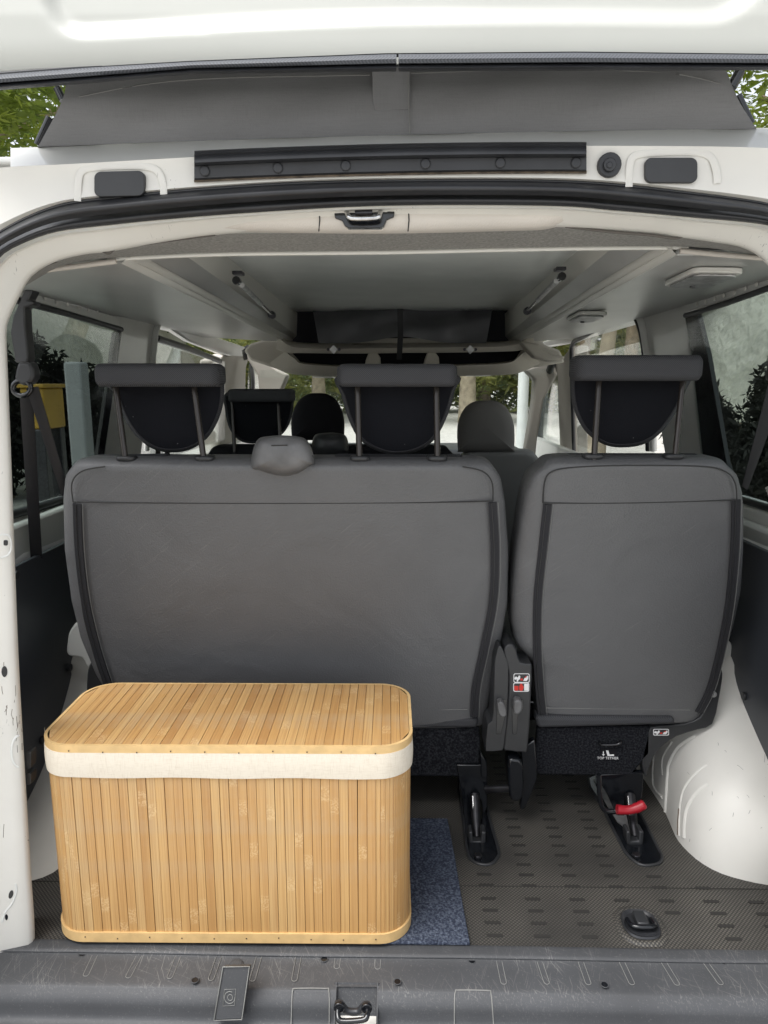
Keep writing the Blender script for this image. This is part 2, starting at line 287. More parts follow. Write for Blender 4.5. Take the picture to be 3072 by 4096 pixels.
# ------------------------------------------------------------------ object helpers
def tag(o, label=None, cat=None, group=None, kind=None):
    if label: o['label'] = label
    if cat: o['category'] = cat
    if group: o['group'] = group
    if kind: o['kind'] = kind
    return o
def empty(name, loc, label=None, cat=None, group=None):
    o = bpy.data.objects.new(name, None); COL.objects.link(o); o.location = loc; o.empty_display_size = .05
    return tag(o, label, cat, group)
def rootloc(p):
    v = Vector((0, 0, 0))
    while p is not None: v = v + p.location; p = p.parent
    return v
def obj(name, verts, faces, mat, parent=None, smooth=30, bevel=0, seg=2, solid=0, sub=0, origin=None):
    """mesh from WORLD coordinates; smooth = angle below which edges are shaded smooth"""
    base = rootloc(parent)
    og = Vector(origin) if origin is not None else base
    me = bpy.data.meshes.new(name); me.from_pydata([tuple(Vector(v) - og) for v in verts], [], faces); me.update()
    bm = bmesh.new(); bm.from_mesh(me); bmesh.ops.remove_doubles(bm, verts=bm.verts, dist=1e-6)
    bmesh.ops.recalc_face_normals(bm, faces=bm.faces); bm.to_mesh(me); bm.free()
    if mat: me.materials.append(mat)
    if smooth:
        me.shade_smooth(); me.set_sharp_from_angle(angle=R(smooth))
    o = bpy.data.objects.new(name, me); COL.objects.link(o)
    o.parent = parent; o.location = og - base
    if solid:
        s = o.modifiers.new('solid', 'SOLIDIFY'); s.thickness = solid; s.offset = 0
    if bevel:
        b = o.modifiers.new('bevel', 'BEVEL'); b.width = bevel; b.segments = seg; b.limit_method = 'ANGLE'; b.angle_limit = R(40); b.harden_normals = False
    if sub:
        s = o.modifiers.new('sub', 'SUBSURF'); s.levels = sub; s.render_levels = sub
    return o
def inst(src, parent, loc=None, rot=None, scale=None, name=None):
    o = src.copy(); COL.objects.link(o); o.parent = parent
    if loc is not None: o.location = loc
    if rot is not None: o.rotation_euler = rot
    if scale is not None: o.scale = scale
    return o
def cr(pts, n=6, closed=False):
    """Catmull-Rom through points of any dimension"""
    P = [tuple(p) for p in pts]; m = len(P); out = []
    rng = range(m) if closed else range(m - 1)
    for i in rng:
        g = (lambda k: P[k % m]) if closed else (lambda k: P[max(0, min(m - 1, k))])
        a, b, c, d = g(i - 1), g(i), g(i + 1), g(i + 2)
        for k in range(n):
            t = k / n
            out.append(tuple(.5 * (2 * b[j] + (c[j] - a[j]) * t + (2 * a[j] - 5 * b[j] + 4 * c[j] - d[j]) * t * t + (3 * b[j] - a[j] - 3 * c[j] + d[j]) * t ** 3) for j in range(len(b))))
    if not closed: out.append(P[-1])
    return out
def resample(pts, n):
    P = [Vector(p) for p in pts]; L = [0]
    for a, b in zip(P, P[1:]): L.append(L[-1] + (b - a).length)
    out = []; k = 0
    for i in range(n):
        s = L[-1] * i / (n - 1)
        while k < len(P) - 2 and L[k + 1] < s: k += 1
        f = 0 if L[k + 1] == L[k] else (s - L[k]) / (L[k + 1] - L[k]); out.append(P[k].lerp(P[k + 1], min(1, max(0, f))))
    return out
def loft(name, rows, mat, parent=None, n=None, closed=False, smooth=40, cap=False, **k):
    """rows: lists of world points; resampled to n each when given"""
    if n: rows = [resample(r, n) for r in rows]
    m = len(rows[0]); V = [p for r in rows for p in r]; Fs = []
    for i in range(len(rows) - 1):
        for j in range(m if closed else m - 1):
            a = i * m + j; b = i * m + (j + 1) % m; Fs.append((a, b, b + m, a + m))
    if cap: Fs.append(tuple(range(m))); Fs.append(tuple(range((len(rows) - 1) * m, len(rows) * m)))
    return obj(name, V, Fs, mat, parent, smooth=smooth, **k)
def slab(name, pts, thick, mat, parent=None, bevel=.002, axis=(0, 1, 0), seg=2, **k):
    """closed outline of world points, pushed along axis by thick"""
    d = Vector(axis) * thick; n = len(pts); V = [Vector(p) for p in pts] + [Vector(p) + d for p in pts]
    Fs = [tuple(range(n)), tuple(range(2 * n - 1, n - 1, -1))] + [(i, (i + 1) % n, (i + 1) % n + n, i + n) for i in range(n)]
    return obj(name, V, Fs, mat, parent, bevel=bevel, seg=seg, **k)
def sy(name, px, Y, thick, mat, parent=None, smooth_n=0, **k):
    """slab from a pixel outline on the plane at distance Y"""
    if smooth_n: px = cr(px, smooth_n, True)
    return slab(name, [PY(p[0], p[1], p[2] if len(p) > 2 else Y) for p in px], thick, mat, parent, **k)
def box(name, c, s, mat, parent=None, bevel=.002, rot=None, **k):
    c = Vector(c); V = []
    for dz in (-1, 1):
        for dx, dy in ((-1, -1), (1, -1), (1, 1), (-1, 1)):
            v = Vector((dx * s[0] / 2, dy * s[1] / 2, dz * s[2] / 2))
            if rot: v = rot @ v
            V.append(c + v)
    return obj(name, V, [(0, 1, 2, 3), (4, 5, 6, 7), (0, 1, 5, 4), (1, 2, 6, 5), (2, 3, 7, 6), (3, 0, 4, 7)], mat, parent, bevel=bevel, **k)
def tube_geo(pts, r, n=10, flat=None, fax=(0, 1, 0)):
    fx_ = Vector(fax).normalized()
    P = [Vector(p) for p in pts]; V = []; Fs = []; m = len(P); up = None
    for i, p in enumerate(P):
        t = (P[min(m - 1, i + 1)] - P[max(0, i - 1)]).normalized()
        if up is None: up = Vector((0, 0, 1)) if abs(t.z) < .9 else Vector((0, 1, 0))
        a = t.cross(up).normalized(); b = a.cross(t).normalized(); up = b
        rr = r[i] if isinstance(r, (list, tuple)) else r
        for k in range(n):
            th = 2 * math.pi * k / n; of = a * (math.cos(th) * rr) + b * (math.sin(th) * rr)
            if flat: of = of - fx_ * (of.dot(fx_) * (1 - flat))
            V.append(p + of)
    for i in range(m - 1):
        for k in range(n):
            k2 = (k + 1) % n; Fs.append((i * n + k, i * n + k2, (i + 1) * n + k2, (i + 1) * n + k))
    Fs.append(tuple(range(n))); Fs.append(tuple(range((m - 1) * n, m * n))); return V, Fs
def tube(name, pts, r, mat, parent=None, n=10, flat=None, fax=(0, 1, 0), **k):
    V, Fs = tube_geo(pts, r, n, flat, fax); return obj(name, V, Fs, mat, parent, smooth=50, **k)
def disc(name, c, r, h, mat, parent=None, nrm=(0, -1, 0), n=20, bevel=.001, r2=None, **k):
    nrm = Vector(nrm).normalized(); c = Vector(c)
    return tube(name, [c, c + nrm * h], [r, r2 if r2 is not None else r], mat, parent, n=n, bevel=bevel, **k)
def rrect(x0, y0, x1, y1, r, n=5):
    o = []
    for cx, cy, a0 in ((x1 - r, y1 - r, 0), (x0 + r, y1 - r, 90), (x0 + r, y0 + r, 180), (x1 - r, y0 + r, 270)):
        for i in range(n + 1):
            a = R(a0 + 90 * i / n); o.append((cx + r * math.cos(a), cy + r * math.sin(a)))
    return o
def ribbon(name, pts, halfw, thick, mat, parent=None, side=None, **k):
    """strap: pts world centre line; side = width direction (world)"""
    P = [Vector(p) for p in pts]; rows = []
    for i, p in enumerate(P):
        t = (P[min(len(P) - 1, i + 1)] - P[max(0, i - 1)]).normalized(); s = Vector(side) if side is not None else Vector((1, 0, 0))
        s = (s - t * s.dot(t)).normalized(); nn = t.cross(s).normalized(); h = halfw[i] if isinstance(halfw, (list, tuple)) else halfw
        rows.append([p + s * h + nn * thick / 2, p - s * h + nn * thick / 2, p - s * h - nn * thick / 2, p + s * h - nn * thick / 2])
    return loft(name, rows, mat, parent, closed=True, cap=True, **k)
def cushion(name, rows, mat, parent=None, nseg=40, sub_rows=5, expo=5., **k):
    """rows: (z, xl, xr, ynear, yfar) world, bottom to top; superellipse sections, rounded ends"""
    rr = cr(rows, sub_rows); out = []
    N = len(rr)
    for r in rr:
        z, xl, xr, y0, y1 = r[:5]; cx, a, cy, b = (xl + xr) / 2, (xr - xl) / 2, (y0 + y1) / 2, (y1 - y0) / 2
        ring = []
        for i in range(nseg):
            th = 2 * math.pi * (i + .5) / nseg; c, s = math.cos(th), math.sin(th)
            # more samples near corners come naturally with exponent mapping
            rr_ = (abs(c) ** expo + abs(s) ** expo) ** (-1 / expo)
            ring.append(Vector((cx + a * c * rr_, cy + b * s * rr_, z)))
        out.append(ring)
    return loft(name, out, mat, parent, closed=True, cap=True, smooth=80, **k)
def rivets(name, pts, r, h, mat, parent, nrm=(0, -1, 0)):
    first = None
    for p in pts:
        if first is None: first = disc(name, p, r, h, mat, parent, nrm=nrm, n=12, bevel=r * .3, origin=Vector(p)); base = rootloc(parent)
        else: inst(first, parent, Vector(p) - rootloc(parent))
def text_mesh(name, body, size, loc, mat, parent, rot):
    cu = bpy.data.curves.new(name, 'FONT'); cu.body = body; cu.size = size; cu.align_x = 'CENTER'; cu.extrude = .0003
    t = bpy.data.objects.new('tmp', cu); COL.objects.link(t); bpy.context.view_layer.update()
    me = bpy.data.meshes.new_from_object(t.evaluated_get(bpy.context.evaluated_depsgraph_get())); bpy.data.objects.remove(t)
    me.materials.clear(); me.materials.append(mat)
    o = bpy.data.objects.new(name, me); COL.objects.link(o); o.parent = parent; o.location = Vector(loc) - rootloc(parent); o.rotation_euler = rot; return o

# ================================================================== outside
GZ = -.55
g = 400
tag(obj('gravel_ground', [(-g, -g, GZ), (g, -g, GZ), (g, g, GZ), (-g, g, GZ)], [(0, 1, 2, 3)], gravel), kind='structure')
def bank(name, x0, x1, y0, y1, h, seed, label):
    r = random.Random(seed); rows = []; nx = 40
    for j in range(12):
        v = j / 11; row = []
        for i in range(nx + 1):
            u = i / nx; x = x0 + (x1 - x0) * u; y = y0 + (y1 - y0) * u
            side = -1 if x0 < 0 else 1
            row.append(Vector((x + side * v * h * .3 + r.uniform(-.12, .12), y + r.uniform(-.1, .1), GZ + h * v + (r.uniform(-.12, .12) if j else -.1))))
        rows.append(row)
    o = loft(name, rows, stone, smooth=60, solid=.05); return tag(o, label, 'stone bank')
bank('stone_bank', -9, -9, -2, 34, 4.6, 3, 'pale stone bank seen through the left rear window')
bank('stone_bank', 9, 9, -2, 25, 4.6, 4, 'pale stone bank seen through the right rear window')

def leaf_cluster(n, rx, ry, rz, size, seed, gaps=True):
    r = random.Random(seed); V = []; Fs = []
    cl = []
    while len(cl) < 34:
        c = Vector((r.gauss(0, .5), r.gauss(0, .5), r.gauss(0, .45)))
        if c.length < .95 and c.z > -.6: cl.append((c, r.uniform(.18, .36)))
    for k in range(n):
        c, s = cl[r.randrange(len(cl))]
        d = Vector((r.gauss(0, 1), r.gauss(0, 1), r.gauss(0, 1))).normalized() * (s * r.uniform(.35, 1.05))
        p = c + d; p = Vector((p.x * rx, p.y * ry, p.z * rz))
        a = Vector((r.gauss(0, 1), r.gauss(0, 1), r.gauss(0, .6))).normalized(); b = a.cross(Vector((r.gauss(0, 1), r.gauss(0, 1), r.gauss(0, 1)))).normalized()
        L = size * r.uniform(.6, 1.3); W = L * .55; i = len(V)
        V += [p - a * L, p + b * W * .5 - a * L * .2, p + a * L, p - b * W * .5 - a * L * .2]; Fs.append((i, i + 1, i + 2, i + 3))
    return V, Fs
crowns = {}
def crown_mesh(key, n, size, mat, seed):
    V, Fs = leaf_cluster(n, 1, 1, 1, size, seed); me = bpy.data.meshes.new('crown'); me.from_pydata([tuple(v) for v in V], [], Fs); me.materials.append(mat); crowns[key] = me
crown_mesh('a', 15000, .035, leaf_a, 1); crown_mesh('b', 14000, .035, leaf_b, 2); crown_mesh('c', 12000, .04, leaf_c, 3); crown_mesh('n', 36000, .024, leaf_a, 5); crown_mesh('f', 30000, .019, leaf_f, 6)
def tree(x, y, h, cr_, kind, label, tr=.16, bk=bark, lean=0, cz=None, group='trees around the parked van', rz=0):
    t = empty('tree', (x, y, GZ), label, 'tree', group)
    cz = cz if cz is not None else h * .68
    pts = [(x, y, GZ - .1), (x + lean * .3, y, GZ + cz * .35), (x + lean, y, GZ + cz * .8), (x + lean * 1.2, y, GZ + h * .85)]
    tube('trunk', cr(pts, 4), [tr * (1.15 - .075 * i) for i in range(13)], bk, t, n=12)
    for a, l in ((.4, .55), (2.4, .5), (4.3, .6), (5.4, .45)):
        s = Vector((x + lean * .9, y, GZ + cz * .7)); e = s + Vector((math.cos(a) * cr_ * l, math.sin(a) * cr_ * l, h * .22))
        tube('limb', cr([s, s.lerp(e, .5) + Vector((0, 0, .1)), e], 4), [tr * (.55 - .05 * i) for i in range(9)], bk, t, n=7)
    c = bpy.data.objects.new('crown', crowns[kind]); COL.objects.link(c); c.parent = t; c.location = (lean, 0, cz); c.scale = (cr_, cr_, (h - cz) * 1.25 if h > cz else cr_); c.rotation_euler = (0, 0, rz)
    return t
def at(px, py_, Y): p = PY(px, py_, Y); return p.x
# beyond the windscreen
tree(at(1275, 1600, 30), 30, 9, 4.6, 'f', 'green leafy tree with slim pale trunk seen through the windscreen, left side', .3, bark_pale)
tree(at(1445, 1600, 34), 34, 10, 5, 'f', 'leafy tree seen through the windscreen beside the middle headrest', .35, bark_pale, rz=1)
tree(at(1870, 1600, 27), 27, 9, 4.4, 'f', 'leafy tree with pale trunk just right of the middle headrest', .32, bark_pale, rz=2)
tree(at(1935, 1600, 36), 36, 10, 5, 'f', 'farther tree above the right front headrest', .36, bark, rz=3)
tree(at(2330, 1600, 32), 32, 10, 5, 'f', 'yellow green tree to the right of the white pole', .3, bark, rz=4)
tree(at(1080, 1600, 26), 26, 10, 4.5, 'f', 'leafy tree in front of the van, far left of the windscreen', .3, bark, rz=5)
# seen through the sliding door window on the right
tree(at(2395, 1500, 11), 11.0, 6.0, 2.2, 'b', 'tree with forked tan trunk seen through the open right side window', .15, bark_pale, lean=.2, cz=4.1, rz=1)
tree(14.5, 19, 9, 4.0, 'a', 'light green tree behind the forked one, right of the van', .25, bark, rz=6)
tree(8.0, 25, 10, 4.0, 'c', 'dark tree further back on the right of the van', .28, bark, rz=2.2)
tree(14, 26, 11, 5.5, 'b', 'tall green tree at the far right beyond the bank', .3, bark, rz=2.9)
# tall crowns showing either side of the raised roof
tree(-6.7, 9.5, 7.2, 4.2, 'n', 'yellow green leafy tree showing beside the raised roof at top left', .2, bark, cz=5.2, rz=.7)
tree(-11, 14, 12, 5, 'b', 'taller green tree behind the yellow green one at top left', .3, bark, rz=.2)
tree(6.6, 9.6, 7.5, 4.1, 'n', 'green leafy tree showing beside the raised roof at top right', .2, bark, cz=5.5, rz=2.7)
tree(9.5, 13, 13, 4.6, 'b', 'darker tall tree behind the one at top right', .3, bark, rz=1.7)
tree(-11.5, 30, 10, 5, 'c', 'dark tree on the left of the van further ahead', .3, bark, rz=1.1)
# low hedge mass closing the view under the crowns
V, Fs = [], []
for i in range(50):
    a = R(-62 + i * 2.5); rr_ = 37 + rnd.uniform(-2, 2); c = Vector((math.sin(a) * rr_, math.cos(a) * rr_, GZ + 2.0))
    v, f = leaf_cluster(1800, 3.2, 2.0, 3.6, .24, 100 + i); k = len(V); V += [c + p for p in v]; Fs += [tuple(j + k for j in q) for q in f]
me = bpy.data.meshes.new('undergrowth'); me.from_pydata([tuple(v) for v in V], [], Fs); me.materials.append(leaf_f)
o = bpy.data.objects.new('undergrowth', me); COL.objects.link(o); tag(o, 'bushy green undergrowth beneath the far trees', 'bushes', kind='stuff')
V, Fs = [], []
for i in range(56):
    a = R(-75 + i * 2.7); rr_ = 46; c = Vector((math.sin(a) * rr_, math.cos(a) * rr_, GZ + 5.5))
    v, f = leaf_cluster(1500, 4.2, 2.5, 8.0, .42, 300 + i); k = len(V); V += [c + p for p in v]; Fs += [tuple(j + k for j in q) for q in f]
me = bpy.data.meshes.new('distant_wood'); me.from_pydata([tuple(v) for v in V], [], Fs); me.materials.append(leaf_b)
o = bpy.data.objects.new('distant_wood', me); COL.objects.link(o); tag(o, 'dark far wood behind the trees', 'wood', kind='stuff')
pp = PZ(2088, 1800, GZ); pole = empty('pole', (at(2088, 1700, 14), 14, GZ), 'white round pole standing ahead of the van, right of the front headrest', 'pole')
tube('shaft', [(pole.location.x, 14, GZ), (pole.location.x, 14, 4.5)], .105, pole_m, pole, n=16); disc('base_collar', (pole.location.x, 14, GZ), .17, .12, pole_m, pole, nrm=(0, 0, 1))
# things left of the van behind tinted glass
lp = PX(330, 1800, -2.6)
o = box('stand_in_pillar', (lp.x, lp.y, .3), (.14, .16, 1.7), M('stand_in_grey', (.20, .21, .215), .9, var=(3, .1)), None, .02); tag(o, 'pale grey pillar added in place of a reflection in the left rear window', 'pillar')  # added pillar standing in for a reflection in the glass
ya, yc = PX(168, 1535, -3.6), PX(262, 1665, -3.6); sk = empty('yellow_container', (-3.9, (ya.y + yc.y) / 2, GZ), 'yellow container outside the left rear window behind the belt', 'container')
cy_, cl_ = (ya.y + yc.y) / 2, abs(yc.y - ya.y)
box('body', (-3.72, cy_, .72), (.24, cl_, .42), yellow, sk, .02); box('lid', (-3.72, cy_, .95), (.28, cl_ + .04, .04), yellow, sk, .01)
for s in (-1, 1): box('stand', (-3.72, cy_ + s * cl_ * .4, -.02), (.2, .10, 1.06), dkmetal, sk, .01)
def shrub(loc, sc, label, seed):  # added shrubs, stand-ins for dark reflections in the rear windows
    V, Fs = leaf_cluster(11000, 1, 1, 1, .07, seed); t = empty('shrub', loc, label, 'shrub', 'added dark shrubs standing in for window reflections')
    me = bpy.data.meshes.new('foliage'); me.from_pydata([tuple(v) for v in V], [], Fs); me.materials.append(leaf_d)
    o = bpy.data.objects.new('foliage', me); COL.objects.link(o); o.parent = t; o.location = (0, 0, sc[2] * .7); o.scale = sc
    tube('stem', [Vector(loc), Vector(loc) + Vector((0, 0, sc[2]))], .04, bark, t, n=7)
b1 = PX(180, 1480, -4.6); shrub((b1.x - .6, b1.y, GZ), (.9, 1.0, 1.35), 'dark shrub added for a reflection in the left rear window, above the yellow container', 11)
b2 = PX(430, 1550, -4.2); shrub((b2.x - .6, b2.y + .4, GZ), (.8, .7, 1.2), 'dark shrub added for a reflection in the left rear window, next to the grey pillar', 12)
b3 = PX(2850, 1600, 3.4); shrub((b3.x + .3, b3.y, GZ), (.75, .70, 1.10), 'dark rounded shrub added for a headrest reflection in the right rear window', 13)
b4 = PX(3040, 1700, 3.4); shrub((b4.x + .3, b4.y, GZ), (.8, .8, .9), 'dark shrub added for a reflection at the right edge of the right rear window', 14)

# ================================================================== the van
van = empty('camper_van', (-.04, 2.6, GZ), 'white camper van with raised pop-top roof, seen into its open rear', 'van')
YS = .97      # roof shell rear face
def cpx(pts, n=6): return cr(pts, n)
# --- raised roof shell with moulded recess
rec = cr([(150, -260), (160, -60), (178, 30), (225, 105), (305, 150), (450, 148), (800, 128), (1536, 96), (2304, 92), (2780, 96), (2900, 82), (2985, 30), (3040, -40), (3080, -260)], 40)
def shell_y(px, py):
    # signed side of the recess contour: top boundary curve y_r(px)
    yr = -400
    for (a, b) in zip(rec, rec[1:]):
        if min(a[0], b[0]) <= px <= max(a[0], b[0]) and a[0] != b[0]:
            t = (px - a[0]) / (b[0] - a[0]); yr = max(yr, a[1] + t * (b[1] - a[1]))
    # distance inside
    d = min((px - q[0]) ** 2 + (py - q[1]) ** 2 for q in rec) ** .5
    s = 1 if py < yr else -1
    t = max(0, min(1, (d * s + 20) / 95)); rcs = t * t * t * (t * (t * 6 - 15) + 10)
    bot = max(0, (py - 150) / 130)
    return YS + .017 * rcs + .012 * max(0, -py + 60) / 300 + (.006 * bot ** 2)
def seal_top(px):
    q = [(-400, 345), (0, 294), (370, 266), (769, 243), (1536, 213), (2304, 206), (3072, 215), (3450, 226)]
    for a, b in zip(q, q[1:]):
        if a[0] <= px <= b[0]: return a[1] + (b[1] - a[1]) * (px - a[0]) / (b[0] - a[0])
rows = []
for j in range(46):
    v = j / 45; row = []
    for i in range(131):
        px = -300 + i * 28; py = -330 + (seal_top(px) + 330) * v; row.append(PY(px, py, shell_y(px, py)))
    rows.append(row)
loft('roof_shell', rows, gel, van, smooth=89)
# shell body going forward above the canvas
zt = PY(1536, 250, YS).z
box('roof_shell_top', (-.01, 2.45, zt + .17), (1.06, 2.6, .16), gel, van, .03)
box('roof_skin', (-.03, 2.32, 1.352), (1.60, 2.2, .012), whitec, van, .004)
tube('shell_lip_shadow_gap', [PY(px, seal_top(px) + 4, YS + .008) for px in range(-300, 3401, 100)], .0035, rubber, van, n=8)
# --- rubber edge of the shell: herringbone band in two lengths plus lower bead
def sb(px): 
    q = [(-400, 400), (0, 361), (370, 333), (769, 296), (1536, 287), (2304, 283), (3072, 282), (3450, 290)]
    for a, b in zip(q, q[1:]):
        if a[0] <= px <= b[0]: return a[1] + (b[1] - a[1]) * (px - a[0]) / (b[0] - a[0])
for x0, x1 in ((-300, 1586), (1594, 3400)):
    rows = [[], [], [], [], []]
    xs = [x0 + (x1 - x0) * i / 60 for i in range(61)]
    for px in xs:
        t, b = seal_top(px) + 3, sb(px) ; m = t + (b - t) * .58
        for k, (y, Y) in enumerate(((t, YS + .004), (t + 6, YS - .008), ((t + m) / 2, YS - .013), (m - 4, YS - .010), (m, YS + .002))): rows[k].append(PY(px, y, Y))
    loft('herringbone_seal', rows, rubber_h, van, smooth=60)
    loft('seal_bead', [[PY(px, seal_top(px) + (sb(px) - seal_top(px)) * f, YS + dy) for px in xs] for f, dy in ((.58, .004), (.66, -.006), (.8, -.010), (.93, -.006), (1.0, .008), (.9, .03))], rubber, van, smooth=60)
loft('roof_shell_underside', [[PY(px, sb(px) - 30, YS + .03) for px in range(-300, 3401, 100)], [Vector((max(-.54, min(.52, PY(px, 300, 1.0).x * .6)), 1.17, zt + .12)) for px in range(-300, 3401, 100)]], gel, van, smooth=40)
# --- canvas bellows
cl = [(262, 270, 1.06), (262, 350, 1.055), (245, 410, 1.05), (205, 490, 1.055), (150, 588, 1.075)]
cr_ = [(2890, 200, 1.06), (2906, 282, 1.055), (2930, 345, 1.05), (2965, 420, 1.055), (3027, 516, 1.075)]
cm = [(1536, 200, 1.10), (1536, 300, 1.085), (1536, 370, 1.072), (1536, 455, 1.068), (1536, 540, 1.075)]
rows = []
L_ = cr(cl, 6); R_ = cr(cr_, 6); C_ = cr(cm, 6)
for a, c, b in zip(L_, C_, R_):
    row = []
    for i in range(61):
        u = i / 60; px = a[0] + (b[0] - a[0]) * u
        base = a[1] + (b[1] - a[1]) * u; py = base + (c[1] - (a[1] + b[1]) / 2) * (1 - (2 * u - 1) ** 2)
        Y = a[2] + (b[2] - a[2]) * u + (c[2] - (a[2] + b[2]) / 2) * (1 - (2 * u - 1) ** 4) + .0015 * math.sin(px * .011 + py * .02)
        row.append(PY(px, py, Y))
    rows.append(row)
loft('canvas_bellows', rows, canvas, van, smooth=80)
for ed, s in ((L_, -1), (R_, 1)):
    loft('canvas_side', [[PY(*p) for p in ed], [PY(*p) + Vector((s * .02, .12, .0)) for p in ed], [PY(*p) + Vector((s * .02, 1.8, -.0)) for p in ed]], canvas, van, smooth=60)
tube('canvas_stitching', [PY(px, py, 1.044 + (0.028 if 500 < px < 2700 else 0.01)) for px, py in cr([(250, 408), (330, 385), (600, 335), (900, 312), (1480, 300)], 8)], .0007, stitchm, van, n=5)
tube('canvas_stitching', [PY(px, py, 1.044 + (0.028 if 500 < px < 2700 else 0.01)) for px, py in cr([(1645, 293), (2100, 280), (2560, 285), (2760, 305), (2925, 348)], 8)], .0007, stitchm, van, n=5)
sy('canvas_patch', [(1488, 270), (1640, 266), (1640, 436), (1500, 442), (1490, 400)], 1.0672, .003, canvas, van, bevel=.001)
tube('canvas_seam', [PY(1632, 300, 1.064), PY(1634, 400, 1.063), PY(1640, 535, 1.066)], .0010, stitchm, van, n=5)
for a, b in (((228, 352), (252, 402)), ((200, 470), (150, 580))): tube('roof_linkage', [PY(*a, 1.2), PY(*b, 1.2)], .006, gloss_black, van)
for a, b in (((2960, 285), (2925, 350)), ((2945, 385), (3000, 500))): tube('roof_linkage', [PY(*a, 1.2), PY(*b, 1.2)], .008, gloss_black, van)

# --- rear body panel above the opening
YB = 1.035
top = [(42, 592), (148, 588), (300, 581), (769, 561), (1536, 538), (2304, 521), (2950, 512), (3200, 512), (3400, 515)]
crease = [(42, 668), (300, 655), (778, 628), (1200, 606), (1536, 593), (2000, 585), (2346, 583), (3072, 592), (3400, 600)]
loft('roof_edge', [[PY(p[0], p[1], 1.10) for p in cr(top, 6)], [PY(p[0], p[1] + 4, 1.075) for p in cr(top, 6)], [PY(p[0], p[1] - 3, YB + .006) for p in cr(crease, 6)], [PY(*p, YB) for p in cr(crease, 6)]], whitec, van, n=90, smooth=35)
outer = cr([(-330, 4300), (-335, 3400), (-330, 2500), (-300, 1800), (-240, 1350), (-130, 1050), (0, 926), (231, 822), (500, 784), (769, 758), (1150, 733), (1536, 722), (2000, 720), (2369, 730), (2740, 768), (3072, 815), (3210, 870), (3330, 1000), (3400, 1300), (3440, 2000), (3460, 3000), (3470, 4300)], 8)
innr = cr([(-200, 4300), (-205, 3400), (-200, 2500), (-180, 1800), (-130, 1400), (-70, 1140), (0, 1030), (90, 975), (231, 927), (450, 900), (648, 880), (1000, 852), (1536, 824), (2184, 824), (2462, 843), (2740, 868), (3072, 902), (3170, 960), (3260, 1100), (3310, 1400), (3330, 2000), (3340, 3000), (3345, 4300)], 8)
# body face from crease down to the seal (and round the sides)
cf = cr([(-700, 4300), (-700, 2500), (-640, 1500), (-500, 900), (-300, 720), (0, 671), (300, 655), (778, 628), (1200, 606), (1536, 593), (2000, 585), (2346, 583), (3072, 592), (3400, 640), (3650, 900), (3760, 1500), (3800, 2500), (3800, 4300)], 8)
def onbody(px, py, d=0): return PY(px, py, YB + d)
def dens(c, n): return resample([Vector((p[0], p[1], 0)) for p in c], n)
A = dens(cf, 200); B = dens(outer, 200)
# match both contours by horizontal position on the top, by height on the sides
def match(src, dst):
    out = []
    for p in src:
        out.append(min(dst, key=lambda q: abs(q[0] - p[0]) * (1 if abs(p[1]) < 1200 else .1) + abs(q[1] - p[1]) * (.3 if p[1] < 1200 else 3)))
    return out
Bd = dens(outer, 1200)
rows = [[PY(p[0], p[1], YB) for p in A]]
for f in (.25, .5, .75, .92, 1.0):
    row = []
    for i, p in enumerate(A):
        q = B[i]; row.append(PY(p[0] + (q[0] - p[0]) * f, p[1] + (q[1] - p[1]) * f, YB + .004 * math.sin(f * 3.1) + (.008 if f == 1 else 0)))
    rows.append(row)
loft('rear_body_panel', rows, white, van, smooth=60)
# mouldings, covers
for (x0, y0, x1, y1) in ((376, 686, 577, 787), (2582, 630, 2791, 730)):
    c = [(px, py - (px - x0) * (.02 if x0 < 1000 else -.0)) for px, py in rrect(x0, y0, x1, y1, 26)]
    sy('hinge_pocket_cover', c, YB - .004, .008, plastic, van, bevel=.001)
    m = (x0 + x1) / 2
    fr = cr([(x0 - 66, y1 + 18), (x0 - 62, y0 + 30), (x0 - 45, y0 - 5), (x0, y0 - 18), (m, y0 - 24), (x1, y0 - 22), (x1 + 52, y0 - 2), (x1 + 74, y0 + 50), (x1 + 78, y1 + 4)], 6)
    tube('pressed_recess_edge', [PY(*p, YB + .0015) for p in fr], .0050, white, van, n=12, flat=.16)
gm = empty('grommet', PY(2434, 664, YB)); gm.parent = van; gm.location = PY(2434, 664, YB) - van.location
disc('disc', PY(2434, 664, YB + .004), .0165, .008, rubber, gm, r2=.0155); disc('boss', PY(2436, 662, YB - .003), .009, .006, rubber, gm, r2=.0085); disc('pin', PY(2437, 661, YB - .008), .004, .003, rubber, gm)
# rubber gutter strip with rivets
ns = 60; xs = [777 + (2346 - 777) * i / ns for i in range(ns + 1)]
def st(px): u = (px - 777) / 1569; return 603 - 78 * (u - .55 * u * u) 
def strip(fs): return [[PY(px, st(px) + f * 1.0, Y) for px in xs] for f, Y in fs]
gs = empty('gutter_strip', PY(1560, 640, YB)); gs.parent = van; gs.location = PY(1560, 640, YB) - van.location
loft('roll', strip([(0, YB + .006), (3, YB - .008), (14, YB - .014), (22, YB - .012), (34, YB - .020), (48, YB - .020), (58, YB - .012), (62, YB - .004)]), rubber, gs, smooth=60)
loft('flap', strip([(58, YB - .002), (62, YB - .007), (110, YB - .006), (117, YB - .003), (118, YB + .003)]), rubber, gs, smooth=60)
rivets('rivet', [PY(px, st(px) + 84, YB - .006) for px in (820, 1112, 1383, 1702, 2001, 2303)], .0072, .0035, rubber, gs)
tube('dirt_line', [PY(px, st(px) + 122, YB - .001) for px in xs], .0016, M('grime', (.09, .07, .05), .9, var=(60, .6)), van, n=6)
